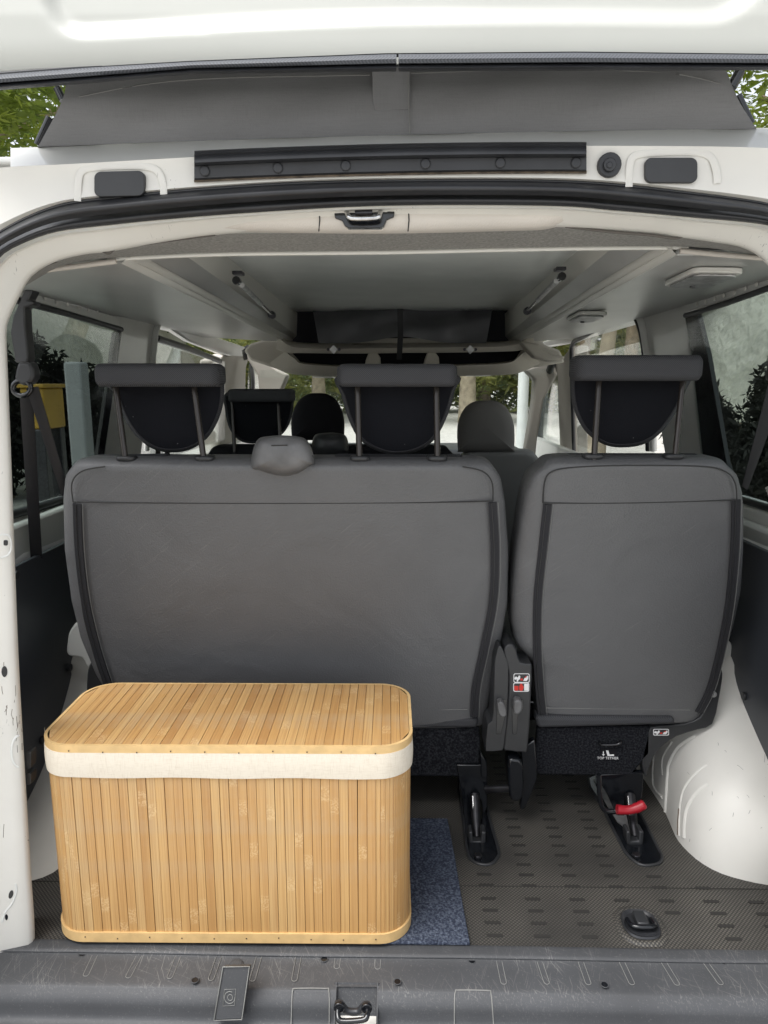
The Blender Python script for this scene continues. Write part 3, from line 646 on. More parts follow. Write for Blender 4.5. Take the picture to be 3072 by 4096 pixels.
# --- door seal round the opening: two beads
Ai = dens(innr, 260); Bo = dens(outer, 260)
def band(name, f0, f1, bulge, mat, Y0):
    rows = []
    for k in range(9):
        t = k / 8; f = f0 + (f1 - f0) * t; dY = -bulge * math.sin(math.pi * t)
        rows.append([PY(b[0] + (a[0] - b[0]) * f, b[1] + (a[1] - b[1]) * f, Y0 + dY) for a, b in zip(Ai, Bo)])
    loft(name, rows, mat, van, smooth=70)
band('door_seal_flange', -.04, .08, .002, plastic, YB + .004); band('door_seal', .04, .60, .016, rubber, YB + .005); band('inner_seal', .58, 1.0, .010, rubber, YB + .022)
# --- painted door jamb
inedge = cr([(142, 4300), (140, 3760), (125, 3500), (110, 3250), (78, 2700), (58, 2200), (42, 1750), (28, 1400), (28, 1310), (48, 1250), (92, 1160), (123, 1110), (175, 1070), (247, 1039), (345, 1017), (432, 1008), (600, 978), (860, 940), (1200, 915), (1536, 905), (1900, 905), (2252, 909), (2603, 931), (2715, 949), (2850, 968), (2974, 993), (3060, 1050), (3130, 1180), (3160, 1500), (3150, 2400), (3130, 3300), (3110, 4300)], 8)
Ci = dens(inedge, 260)
rows = []
for f, Y in ((-.02, YB + .02), (.0, YB + .024), (.12, YB + .022), (.18, YB + .036), (.24, YB + .038), (.5, YB + .046), (.8, YB + .057), (.92, YB + .062), (.97, YB + .068), (1., YB + .078), (1.0, YB + .13)):
    row = []
    for i, (a, c) in enumerate(zip(Ai, Ci)):
        row.append(PY(a[0] + (c[0] - a[0]) * f, a[1] + (c[1] - a[1]) * f, Y))
    rows.append(row)
jamb = loft('door_jamb', rows, white, van, smooth=50)
# pressings and holes on the left pillar, laid on the jamb surface itself
from mathutils.bvhtree import BVHTree
def bvh(o):
    off = rootloc(o); return BVHTree.FromPolygons([v.co + off for v in o.data.vertices], [tuple(p.vertices) for p in o.data.polygons])
def hit(tree_, px, py, off=.0006):
    d = ray(px, py).normalized(); loc, nrm, _, _ = tree_.ray_cast(O, d)
    if loc is None: return None
    if nrm.dot(d) > 0: nrm = -nrm
    return loc + nrm * off
jamb_t = bvh(jamb)
def decal(name, tree_, pts, mat, parent, off=.0006):
    P = [hit(tree_, *p, off) for p in pts]
    if any(p is None for p in P): return
    c = sum(P, Vector()) / len(P); return obj(name, P + [c], [(i, (i + 1) % len(P), len(P)) for i in range(len(P))], mat, parent, smooth=0)
def decal_tube(name, tree_, pts, r, mat, parent, off=0, n=6, flat=None, fax=(0, 1, 0)):
    P = [p for p in (hit(tree_, *p, off) for p in pts) if p is not None]
    if len(P) > 2: tube(name, P, r, mat, parent, n=n, flat=flat, fax=fax)
E_ = lambda cx, cy, a, b, n=16, sk=0: [(cx + a * math.cos(t) + sk * math.sin(t), cy + b * math.sin(t)) for t in [2 * math.pi * i / n for i in range(n)]]
decal('pillar_hole', jamb_t, rrect(14, 2160, 32, 2182, 6, 3), gloss_black, van); decal('pillar_hole', jamb_t, E_(18, 2686, 12, 22), gloss_black, van)
decal('pillar_hole', jamb_t, [(68, 2980), (88, 2972), (88, 3000), (70, 3010)], gloss_black, van)
decal('pillar_hole', jamb_t, E_(44, 3577, 9, 17, sk=-4), gloss_black, van); decal('pillar_hole', jamb_t, E_(26, 3668, 6, 12), gloss_black, van); decal('pillar_hole', jamb_t, E_(36, 3850, 7, 12), gloss_black, van)
decal_tube('pressed_rim', jamb_t, [(75 + 30 * math.cos(t), 3005 + 62 * math.sin(t)) for t in [math.pi * (.5 + i / 14) for i in range(15)]], .0022, whitec, van, flat=.5)
decal_tube('pressed_rim', jamb_t, cr([(0, 2140), (30, 2140), (42, 2160), (42, 2200), (28, 2222), (0, 2232)], 4), .0020, whitec, van, flat=.5)
decal_tube('pressed_rim', jamb_t, cr([(62, 3535), (66, 3560), (50, 3610), (20, 3650), (8, 3690)], 4), .0020, whitec, van, flat=.5)
decal_tube('jamb_joint', jamb_t, [(0, 1320), (14, 1318), (30, 1316)], .0012, stitch_d, van)
marks = random.Random(4)
for i in range(13):
    x, y = marks.uniform(5, 80), marks.choice((marks.gauss(2780, 70), marks.gauss(2860, 60), marks.uniform(2200, 3400)))
    l = marks.uniform(10, 80); decal_tube('paint_scratch', jamb_t, [(x, y), (x + marks.uniform(-4, 4), y + l * .5), (x + marks.uniform(-10, 10), y + l)], .00045, nailm, van, n=4)
for y0, y1 in ((3008, 3075), (3095, 3140)):
    sy('latch_block', rrect(104, y0, 123, y1, 6, 3), 1.13, .02, plastic, van, bevel=.001)

# --- header trim and latch
tr = cr([(866, 850), (1100, 842), (1536, 833), (2000, 830), (2250, 832)], 4); br = cr([(880, 928), (1000, 930), (1536, 935), (2000, 925), (2180, 918), (2262, 895)], 4)
def trimrow(f, Y): return [PY(a[0] + (b[0] - a[0]) * f, a[1] + (b[1] - a[1]) * f, Y) for a, b in zip(resample([Vector((*p, 0)) for p in tr], 60), resample([Vector((*p, 0)) for p in br], 60))]
loft('header_trim', [trimrow(0, 1.10), trimrow(0, 1.085), trimrow(.15, 1.078), trimrow(.5, 1.080), trimrow(.8, 1.088), trimrow(.95, 1.10), trimrow(1.0, 1.13)], beige, van, smooth=60)
for px in (1277, 1634): tube('trim_joint', [PY(px, 838, 1.0785), PY(px + 2, 880, 1.0775), PY(px - 2, 925, 1.092)], .0009, stitch_d, van, n=6)
la = empty('tailgate_latch', PY(1456, 870, 1.07)); la.parent = van; la.location = PY(1456, 870, 1.07) - van.location
sy('housing', [(1335, 842), (1372, 842), (1374, 850), (1548, 848), (1550, 842), (1578, 844), (1576, 868), (1548, 878), (1536, 905), (1524, 912), (1392, 912), (1378, 902), (1368, 882), (1340, 872)], 1.074, .012, gloss_black, la, bevel=.0015)
tube('striker_loop', [PY(x, y, Y) for x, y, Y in cr([(1386, 846, 1.072), (1392, 862, 1.06), (1412, 874, 1.058), (1500, 872, 1.058), (1518, 862, 1.06), (1522, 846, 1.072)], 5)], .0035, chrome, la)
tube('pawl', [PY(1420, 852, 1.066), PY(1490, 850, 1.066)], .0035, dkmetal, la)
# bolts and holes in the painted header either side
for px, py, r in ((535, 958, .004), (2607, 906, .0045)): disc('header_bolt', PY(px, py, 1.105), r * 1.9, .003, whitec, van, r2=r * 1.6); disc('header_bolt_hole', PY(px, py, 1.1015), r * .6, .001, gloss_black, van)
sy('header_slot', [(668 + 24 * math.cos(2 * math.pi * i / 12), 948 + 7 * math.sin(2 * math.pi * i / 12)) for i in range(12)], 1.098, .01, gloss_black, van, bevel=0)
for pts in ([(318, 930), (322, 955), (345, 985), (400, 1000), (436, 1012), (470, 992), (600, 972), (860, 938)], [(2262, 905), (2420, 925), (2600, 940), (2710, 952), (2760, 920), (2850, 880)]):
    tube('panel_joint', [PY(px, py, 1.108) for px, py in cr(pts, 5)], .0022, M('joint_shadow', (.10, .09, .08), .7), van, n=6)
tube('pressed_crease', [PY(px, py, 1.100) for px, py in cr([(330, 985), (420, 965), (640, 935), (850, 905)], 5)], .003, white, van, n=8, flat=.5)
tube('pressed_crease', [PY(px, py, 1.102) for px, py in cr([(2270, 880), (2450, 905), (2640, 915), (2740, 900)], 5)], .003, white, van, n=8, flat=.5)
# grey fabric header underside with white edge strip
h0 = cr([(60, 1120), (200, 1060), (345, 1010), (600, 975), (860, 936), (1536, 930), (2260, 900), (2600, 928), (2850, 965), (3000, 1000), (3120, 1060)], 6)
h1 = cr([(90, 1150), (250, 1065), (440, 1035), (860, 1016), (1536, 1008), (2000, 998), (2400, 992), (2740, 990), (2950, 1010), (3150, 1040)], 6)
loft('header_fabric', [[PY(*p, 1.15) for p in h0], [PY(*p, 1.26) for p in h1], [PY(p[0], p[1] - 45, 1.265) for p in h1]], headliner, van, n=70)
tube('header_edge_strip', [PY(px, py, 1.255) for px, py in cr([(432, 1038), (860, 1018), (1536, 1010), (2000, 1000), (2400, 993), (2752, 991)], 6)], .0035, trimw, van, n=8)
tube('header_edge_strip', [PY(px, py, 1.25) for px, py in cr([(90, 1098), (150, 1085), (465, 1045)], 4)], .0045, beige, van, n=8)
tube('header_edge_strip', [PY(px, py, 1.25) for px, py in cr([(2720, 1003), (2900, 1020), (3150, 1040)], 4)], .0045, beige, van, n=8)

# --- ceiling: cabinets along both sides, raised board between
def lr(pl, pn, Y0=1.25, Y1=3.2):   # line between near pixel and far pixel
    return [PY(*pl, Y0), PY(*pn, Y1)]
Ln, Lf = PY(480, 1036, 1.25), PY(1150, 1368, 3.1); Rn, Rf = PY(2712, 1000, 1.25), PY(2058, 1372, 3.1)
def strip_yz(name, profile_n, profile_f, mat, k=12, **kw):
    rows = [[a.lerp(b, i / k) for a, b in zip(profile_n, profile_f)] for i in range(k + 1)]; return loft(name, rows, mat, van, **kw)
for s, N_, F_ in ((-1, Ln, Lf), (1, Rn, Rf)):
    wn_ = Vector((-.83 if s < 0 else .76, N_.y - .02, N_.z - .006)); wf = Vector((-.83 if s < 0 else .76, F_.y, F_.z + .02))
    wn2 = wn_ + Vector((s * .05, 0, -.0)); wf2 = wf + Vector((s * .05, 0, 0))
    strip_yz('cabinet_underside', [N_, wn_, wn2], [F_, wf, wf2], cab)
    a = [N_ + Vector((s * .006, 0, -.004)), N_ + Vector((-s * .002, 0, -.007)), N_ + Vector((-s * .010, 0, .000)), N_ + Vector((-s * .010, 0, .010))]
    b = [F_ + Vector((s * .006, 0, -.004)), F_ + Vector((-s * .002, 0, -.007)), F_ + Vector((-s * .010, 0, .000)), F_ + Vector((-s * .010, 0, .010))]
    strip_yz('cabinet_edge_trim', a, b, trimw, smooth=60)
    strip_yz('cabinet_edge_trim', [v + Vector((-s * .014, 0, .008)) for v in a], [v + Vector((-s * .014, 0, .008)) for v in b], cabside, smooth=60)
    i0 = N_ + Vector((-s * .026, 0, .012)); i1 = N_ + Vector((-s * .075, 0, .032)); i2 = N_ + Vector((-s * .10, 0, .085))
    j0 = F_ + Vector((-s * .026, 0, .012)); j1 = F_ + Vector((-s * .040, 0, .028)); j2 = F_ + Vector((-s * .045, 0, .120))
    strip_yz('cabinet_rail', [i0, i1], [j0, j1], cab); strip_yz('channel_side', [i1, i2], [j1, j2], cabside)
    strip_yz('channel_gap', [i2, i2 + Vector((-s * .012, 0, .012))], [j2, j2 + Vector((-s * .012, 0, .012))], gloss_black)
# board
bz = 1.278
bl_n, br_n = PZ(735, 1000, bz), PZ(2465, 985, bz); bl_f, br_f = PZ(1122, 1247, bz), PZ(2125, 1240, bz)
slab('bed_board', [Vector((bl_n.x, 1.2, bz)), Vector((br_n.x, 1.2, bz)), Vector((br_f.x + .02, br_f.y, bz)), Vector((bl_f.x - .02, bl_f.y, bz))], .018, board, van, axis=(0, 0, 1), bevel=.002)
for x in (-.68, .64): box('cabinet_back', (x, 1.285, 1.29), (.34, .02, .16), cab, van)
# gas struts
for a, b, s in (((955, 1128), (1092, 1262), -1), ((2238, 1112), (2105, 1246), 1)):
    g_ = empty('gas_strut', PY(*a, 1.62)); g_.parent = van; g_.location = PY(*a, 1.62) - van.location
    A_, B_ = PY(*a, 1.62), PY(*b, 2.35); m = A_.lerp(B_, .55)
    tube('cylinder', [A_.lerp(B_, .06), m, m.lerp(B_, .03)], .0065, worn_metal, g_); tube('rod', [m, B_], .0045, chrome, g_)
    disc('ball_joint', A_ + Vector((0, -.01, .0)), .009, .016, gloss_black, g_); box('bracket', A_ + Vector((0, 0, .018)), (.022, .03, .008), dkmetal, g_, .002)
    disc('end_fitting', B_ + Vector((0, -.01, 0)), .012, .02, dkmetal, g_)
# ceiling lamps on the right
def lamp(cx, cy, hw, hh):
    p = PP(cx, cy, (Rn + Rf) / 2 + Vector((.02, 0, 0)), (0, .0, 1)) if False else None
    t = 0
    d = ray(cx, cy)
    n_ = (Rf - Rn).cross(Vector((.76 - Rn.x, -.02, -.006))).normalized(); c = PP(cx, cy, Rn, n_)
    e = empty('ceiling_lamp', c); e.parent = van; e.location = c - van.location
    fy = (Rf - Rn).normalized(); fx = fy.cross(n_).normalized()
    if n_.z > 0: n_ = -n_
    pl = lambda r_, k, o_: [c + fx * q[0] * k + fy * q[1] * k + n_ * o_ for q in r_]
    rr_ = rrect(-hw, -hh, hw, hh, min(hw, hh) * .45)
    slab('bezel', pl(rr_, 1, .0), .010, trimw, e, axis=n_, bevel=.002); slab('lens', pl(rr_, .86, .0105), .004, worn_metal, e, axis=n_, bevel=.0015)
    disc('switch', c + fy * hh * .5 + n_ * .014, .006, .004, plastic_g, e, nrm=n_)
lamp(2808, 1100, .048, .085); lamp(2345, 1259, .040, .085)

# --- cab overhead: hanging inner canvas, strap, cross shelf, lower header
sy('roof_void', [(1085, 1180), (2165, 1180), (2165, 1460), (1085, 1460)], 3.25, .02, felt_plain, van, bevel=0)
rows = []
for j in range(15):
    v = j / 14; row = []
    for i in range(41):
        u = i / 40; px = 1245 + v * 30 + u * (730 - v * 60); py = 1205 + v * (168 - 26 * math.sin(u * 3.14) ** 6 * (1 if v > .6 else v)); 
        row.append(PY(px, py, 2.95 - .12 * v + .035 * math.sin(u * 9 + v * 4) * math.sin(v * 5) + .02 * math.sin(u * 23)))
    rows.append(row)
loft('inner_canvas', rows, canvas_in, van, smooth=80)
ribbon('hanging_strap', [PY(1600, 1235, 2.6), PY(1602, 1330, 2.62), PY(1597, 1438, 2.66)], .010, .003, belt_m, van)
sh = cr([(1112, 1330), (1135, 1370), (1200, 1392), (1400, 1395), (1600, 1392), (1800, 1390), (2030, 1385), (2100, 1360), (2130, 1325)], 6)
sl = cr([(1105, 1395), (1150, 1412), (1200, 1412), (1400, 1414), (1600, 1412), (1800, 1410), (2040, 1405), (2090, 1398), (2140, 1385)], 6)
loft('overhead_shelf', [[PY(p[0], p[1] - 22, 3.05) for p in sh], [PY(p[0], p[1] - 16, 2.92) for p in sh], [PY(*p, 2.90) for p in sh], [PY(*p, 2.92) for p in sl], [PY(p[0], p[1] + 2, 3.2) for p in sl]], beigeh, van, n=60, smooth=50)
sy('shelf_ledge', rrect(1400, 1352, 1808, 1374, 10), 2.95, .05, beigeh, van, bevel=.004)
for px in (1335, 1880):
    disc('shelf_bracket', PY(px, 1398, 2.90), .018, .01, worn_metal, van, n=4); 
    for s in (-1, 1): disc('shelf_screw', PY(px + s * 22, 1398, 2.90), .006, .006, dkmetal, van)
sy('shelf_recess', [(1165, 1408), (2085, 1400), (2060, 1438), (2000, 1452), (1700, 1456), (1290, 1458), (1200, 1446)], 3.0, .02, felt_plain, van, bevel=0)
for px in (1487, 1722): sy('shelf_strut', [(px - 10, 1404), (px + 16, 1404), (px + 34, 1430), (px + 36, 1462), (px - 28, 1462), (px - 24, 1440)], 2.94, .04, beigeh, van, bevel=.006)
lo = cr([(1140, 1400), (1180, 1430), (1215, 1450), (1400, 1462), (1620, 1462), (1850, 1456), (2030, 1446), (2075, 1420), (2110, 1390)], 6)
l2 = cr([(1080, 1450), (1120, 1478), (1200, 1496), (1400, 1502), (1620, 1502), (1850, 1500), (2040, 1494), (2110, 1475), (2160, 1450)], 6)
loft('cab_headliner', [[PY(p[0], p[1], 3.0) for p in lo], [PY(p[0], p[1] + 6, 2.93) for p in lo], [PY(*p, 2.98) for p in l2], [PY(p[0], p[1] + 4, 3.6) for p in l2]], beigeh, van, n=60, smooth=50)
for s, a in ((-1, [(1110, 1330), (1160, 1395), (1215, 1450), (1120, 1480), (1000, 1440), (975, 1400), (1000, 1375), (1080, 1350)]), (1, [(2150, 1320), (2100, 1390), (2035, 1450), (2140, 1470), (2260, 1450), (2240, 1400), (2180, 1380)])):
    sy('cab_corner_panel', a, 3.12, .05, beigeh, van, bevel=.01)
for (x0, x1, y0) in ((1250, 1330, 1507), (1878, 1962, 1500)): sy('sun_visor_edge', [(x0, y0 - 3), (x1, y0 - 3), (x1, y0 + 4), (x0, y0 + 4)], 3.3, .2, trimw, van, bevel=.002)
# A pillars, windscreen, dashboard
for pts in ([(985, 1400), (1060, 1440), (1110, 1480), (1150, 1500), (1125, 1560), (1090, 1700), (1075, 1850), (1040, 1850), (1040, 1600), (1030, 1500), (990, 1440)], [(2100, 1480), (2180, 1450), (2250, 1420), (2230, 1500), (2175, 1600), (2150, 1750), (2140, 1850), (2095, 1850), (2120, 1700), (2135, 1600), (2140, 1520)]):
    sy('windscreen_pillar', pts, 3.75, .10, beigeh, van, bevel=.01)
slab('windscreen', [PY(1040, 1480, 3.7), PY(2190, 1475, 3.7), PY(2200, 1830, 4.35), PY(1030, 1830, 4.35)], .004, clear, van, bevel=0)
box('dashboard', (-.04, 4.15, .50), (1.55, .55, .25), plastic, van, .06)
box('bulkhead', (-.04, 4.5, .1), (1.6, .08, .8), plastic, van, .02)
# side structure: right wall
def wallpoly(name, pts, P, mat, thick=.05, **k):
    s = Vector((1, 0, 0)) if P is PR else Vector((-1, 0, 0)); return slab(name, [P(*p) for p in pts], thick, mat, van, axis=s, **k)
# pillar between rear quarter glass and sliding door (right)
wallpoly('side_pillar', [(2560, 1235), (2600, 1222), (2735, 1212), (2738, 1245), (2765, 1400), (2815, 1860), (2830, 2000), (2690, 2000), (2640, 1700), (2590, 1380)], PR, inner_white, .015, bevel=.004)
tube('pillar_edge_trim', [PR(*p) + Vector((-.006, 0, 0)) for p in cr([(2545, 1232), (2575, 1290), (2595, 1400), (2610, 1520), (2620, 1800)], 6)], .012, whitec, van, n=10)
tube('door_weatherstrip', [PR(*p) + Vector((-.004, 0, 0)) for p in cr([(2520, 1228), (2550, 1270), (2575, 1350), (2590, 1500), (2598, 1800)], 6)], .010, rubber, van, n=10)
wallpoly('window_rail', [(2560, 1222), (3200, 1040), (3260, 1080), (3072, 1152), (2735, 1250)], PR, inner_white, .03, bevel=.004)
rivets('rail_clip', [PR(*p) + Vector((-.004, 0, 0)) for p in ((2797, 1218), (2832, 1208), (2868, 1196), (2906, 1182), (2948, 1170), (2992, 1154), (3038, 1138))], .005, .004, trimw, van, nrm=(-1, 0, 0))
tube('glass_edge', [PR(*p) for p in ((2742, 1262), (2900, 1215), (3150, 1125))], .007, rubber, van, n=8)
wallpoly('window_frame', [(2738, 1258), (2788, 1250), (2830, 1420), (2905, 1850), (2950, 1985), (2830, 1990), (2815, 1860), (2765, 1400)], PR, gloss_black, .012, bevel=.001)
wallpoly('quarter_window', [(2738, 1258), (3250, 1090), (3420, 1700), (3420, 2160), (2820, 1965)], PR, tint, .005, bevel=0)
tube('window_sill_seal', [PR(*p) + Vector((-.003, 0, 0)) for p in ((2820, 1965), (2950, 1992), (3072, 2030), (3300, 2110))], .009, rubber, van, n=8)
# left wall
wallpoly('side_pillar', [(478, 1310), (455, 1262), (500, 1268), (640, 1268), (628, 1330), (605, 1450), (600, 1560), (560, 1850), (540, 2000), (400, 2000), (420, 1800), (460, 1500)], PL, inner_white, .015, bevel=.004)
tube('pillar_edge_trim', [PL(*p) + Vector((.006, 0, 0)) for p in cr([(655, 1262), (620, 1310), (608, 1400), (600, 1500), (580, 1800)], 6)], .011, whitec, van, n=10)
wallpoly('window_rail', [(-100, 1090), (95, 1158), (480, 1270), (480, 1310), (92, 1195), (-150, 1130)], PL, whitec, .03, bevel=.004)
rivets('rail_clip', [PL(*p) + Vector((.004, 0, 0)) for p in ((122, 1182), (170, 1196), (218, 1208), (262, 1216), (304, 1230), (344, 1240), (384, 1250))], .005, .004, trimw, van, nrm=(1, 0, 0))
tube('glass_edge', [PL(*p) for p in ((60, 1200), (250, 1250), (485, 1318))], .008, rubber, van, n=8)
wallpoly('window_frame', [(486, 1315), (488, 1330), (450, 1600), (412, 1850), (390, 1980), (365, 1980), (395, 1800), (430, 1560), (462, 1330)], PL, gloss_black, .012, bevel=.001)
wallpoly('quarter_window', [(486, 1318), (60, 1195), (-150, 1700), (-150, 2150), (100, 2050), (400, 1970)], PL, tint, .005, bevel=0)
tube('window_sill_seal', [PL(*p) + Vector((.003, 0, 0)) for p in ((20, 2065), (110, 2040), (260, 1995), (400, 1960))], .012, rubber, van, n=8)
# forward left: sliding door frame, its window, then front door
for P, s, pts_top, y_a in ((PL, -1, None, 0),):
    wallpoly('upper_side_panel', [(640, 1262), (700, 1290), (1000, 1395), (985, 1440), (900, 1420), (760, 1365), (660, 1300)], PL, inner_white, .03, bevel=.006)
    wallpoly('window_rail', [(632, 1330), (640, 1345), (880, 1430), (880, 1450), (636, 1372)], PL, whitec, .01, bevel=.002)
    wallpoly('sliding_window', [(620, 1350), (900, 1448), (900, 1850), (600, 1850)], PL, clear, .004, bevel=0)
    tube('glass_edge', [PL(*p) for p in ((628, 1352), (760, 1395), (880, 1445))], .012, rubber, van, n=8)
    wallpoly('centre_pillar', [(880, 1440), (930, 1415), (1000, 1420), (985, 1470), (975, 1850), (870, 1850)], PL, beigeh, .10, bevel=.01)
    wallpoly('front_door_window', [(995, 1470), (1050, 1480), (1070, 1850), (985, 1850)], PL, clear, .004, bevel=0)
    tube('door_weatherstrip', [PL(*p) + Vector((.006, 0, 0)) for p in cr([(1000, 1455), (1008, 1560), (990, 1850)], 5)], .012, rubber, van, n=8)
    wallpoly('corner_pocket', [(965, 1400), (1000, 1380), (1060, 1385), (1065, 1400), (1030, 1430), (975, 1445)], PL, felt_plain, .02, bevel=.004)
# forward right
wallpoly('upper_side_panel', [(2555, 1222), (2500, 1238), (2290, 1330), (2150, 1372), (2150, 1395), (2290, 1370), (2420, 1310), (2510, 1262)], PR, inner_white, .03, bevel=.006)
tube('door_weatherstrip', [PR(*p) + Vector((-.004, 0, 0)) for p in cr([(2520, 1252), (2420, 1300), (2330, 1350), (2295, 1375), (2290, 1450), (2300, 1850)], 6)], .010, rubber, van, n=8)
wallpoly('sliding_window', [(2300, 1365), (2525, 1262), (2590, 1400), (2620, 1850), (2310, 1850)], PR, clear, .004, bevel=0)
wallpoly('centre_pillar', [(2200, 1430), (2240, 1440), (2285, 1380), (2290, 1850), (2240, 1850), (2228, 1500), (2215, 1460)], PR, beigeh, .08, bevel=.01)
sy('overhead_corner_trim', [(2080, 1365), (2160, 1375), (2165, 1400), (2215, 1420), (2262, 1425), (2255, 1440), (2200, 1445), (2140, 1430)], 2.85, .08, beigeh, van, bevel=.01)
wallpoly('front_door_window', [(2170, 1620), (2200, 1480), (2228, 1500), (2240, 1850), (2160, 1850)], PR, clear, .004, bevel=0)
tube('door_weatherstrip', [PR(*p) + Vector((-.01, 0, 0)) for p in cr([(2222, 1445), (2190, 1530), (2172, 1650), (2160, 1850)], 5)], .020, M('door_card_teal', (.035, .045, .045), .6), van, n=8)
# waist ledges below the glass (double curved white metal)
ledge_lit_white = M('waist_white_lit', (.86, .86, .84), .3, coat=.4, var=(5, .04))  # white paint brightened in colour to carry the daylight from the windows
def ledge(P, sgn, pts_top, x_in, name):
    a = [P(*p) for p in pts_top]; rows = []
    for dx, dz in ((0.02, .012), (0, 0), (-.006, -.02), (.004, -.05), (-.03, -.075), (-.045, -.10), (-.03, -.135), (0, -.16), (.01, -.3)):
        rows.append([Vector((v.x + sgn * dx, v.y, v.z + dz)) for v in a])
    loft(name, rows, ledge_lit_white, van, smooth=70)
ledge(PR, 1, [(3400, 2150), (3200, 2080), (3072, 2038), (2950, 2000), (2830, 1978), (2700, 1950)], 0, 'waist_ledge')
ledge(PL, -1, [(-100, 2140), (20, 2075), (110, 2050), (260, 2003), (400, 1968), (520, 1940)], 0, 'waist_ledge')
# dark side panels below the waist
pxr = PX(2965, 2160, .80); pxl = PX(110, 2250, -.86)
zr, zl = .636, .588
slab('side_panel', [(.80, .9, zr), (.80, 2.0, zr), (.80, 2.0, 0), (.80, .9, 0)], .012, dkplastic, van, axis=(1, 0, 0), bevel=.002)
slab('side_panel', [(-.86, .9, zl), (-.86, 2.0, zl), (-.86, 2.0, 0), (-.86, .9, 0)], .012, dkplastic, van, axis=(-1, 0, 0), bevel=.002)
for p in (PX(2925, 2520, .80), PX(2980, 2785, .80)): disc('panel_screw', p, .009, .006, plastic, van, nrm=(-1, 0, 0))
for p in (PX(58, 2300, -.86), PX(272, 2670, -.86), PX(165, 2960, -.86)): disc('panel_screw', p, .010, .008, plastic, van, nrm=(1, 0, 0))
# outer lower side walls behind panels and further forward
for X in (-.93, .87): box('lower_side_wall', (X, 2.8, .055), (.03, 3.6, 1.21), whitec, van, .01)
# wheel arches
def arch(bot, topc, n=60):
    B_ = resample([Vector(p) for p in cr([tuple(v) for v in bot], 8)], n); T_ = resample([Vector(p) for p in cr([tuple(v) for v in topc], 8)], n); rows = []
    for k in range(25):
        t = k / 24; row = []
        for b_, t_ in zip(B_, T_):
            c_ = Vector((b_.x + (t_.x - b_.x) * .06, b_.y * .5 + t_.y * .5, max(.02, t_.z * .92))); row.append(b_ * (1 - t) ** 2 + c_ * (2 * t * (1 - t)) + t_ * t * t)
        rows.append(row)
    return loft('wheel_arch', rows, white, van, smooth=80)
ar = arch([Vector((.60, 2.3, 0)), Vector((.62, 1.9, 0))] + [PZ(*p, 0) for p in ((2570, 3110), (2655, 3240), (2702, 3345), (2740, 3395), (2800, 3448), (2880, 3492), (2980, 3522), (3072, 3540), (3200, 3555), (3280, 3560))],
          [Vector((.80, 2.3, .40)), Vector((.80, 1.9, .42)), PX(2915, 2610, .80)] + [PX(*p, .80) for p in ((2937, 2690), (2948, 2740), (2972, 2810), (3003, 2885), (3040, 2970), (3075, 3050), (3150, 3260), (3210, 3420), (3270, 3540))])
arch([Vector(v) for v in ((-.68, 2.3, 0), (-.69, 1.9, 0), (-.69, 1.6, 0), (-.69, 1.4, 0), (-.70, 1.31, 0), (-.73, 1.27, 0), (-.78, 1.26, 0), (-.86, 1.255, 0))],
     [Vector((-.86, 2.3, .36)), Vector((-.86, 1.9, .36))] + [PX(*p, -.86) for p in ((287, 2640), (285, 2705), (240, 2870), (180, 3050), (117, 3190))] + [Vector((-.86, 1.42, .02)), Vector((-.86, 1.30, .006))])
AT = bvh(ar)
for pts, r_ in (([(2717, 3344), (2722, 3214), (2744, 3143), (2793, 3084), (2826, 3059)], .0035), ([(2737, 3352), (2745, 3246), (2782, 3176), (2830, 3136)], .0055), ([(2663, 3250), (2671, 3105), (2679, 3051), (2717, 2986), (2782, 2943)], .0055), ([(2649, 3190), (2613, 3138), (2617, 3008)], .004), ([(2650, 3100), (2652, 3030), (2690, 2965)], .003)):
    decal_tube('pressed_swage', AT, cr(pts, 8), r_, white, van, n=12, flat=.4, fax=(-.75, -.6, .2))
decal_tube('worn_edge', AT, cr([(2715, 3340), (2716, 3290), (2720, 3235)], 5), .0012, nailm, van, off=.003)
scuff = M('scuff', (.20, .20, .19), .7)
for i in range(16):
    x, y = marks.uniform(2740, 3060), marks.uniform(2950, 3500); a_ = marks.uniform(0, 3.1); l = marks.choice((6, 10, 14, 30))
    decal_tube('paint_scratch', AT, [(x, y), (x + l * .5 * math.cos(a_) + 1, y + l * .5 * math.sin(a_)), (x + l * math.cos(a_), y + l * math.sin(a_) + 2)], 0.0004, scuff, van, off=.0002, n=4)
for s, pts in ((1, [(2845, 2640), (2874, 2552), (2891, 2538), (2912, 2557), (2931, 2590), (2936, 2672), (2891, 2680), (2850, 2690)]), (-1, [(268, 2570), (280, 2520), (330, 2480), (400, 2560), (405, 2680), (350, 2670), (325, 2632), (270, 2622)])):
    sy('arch_bracket', pts, 1.62, .10, whitec, van, smooth_n=3, bevel=.012, seg=3)

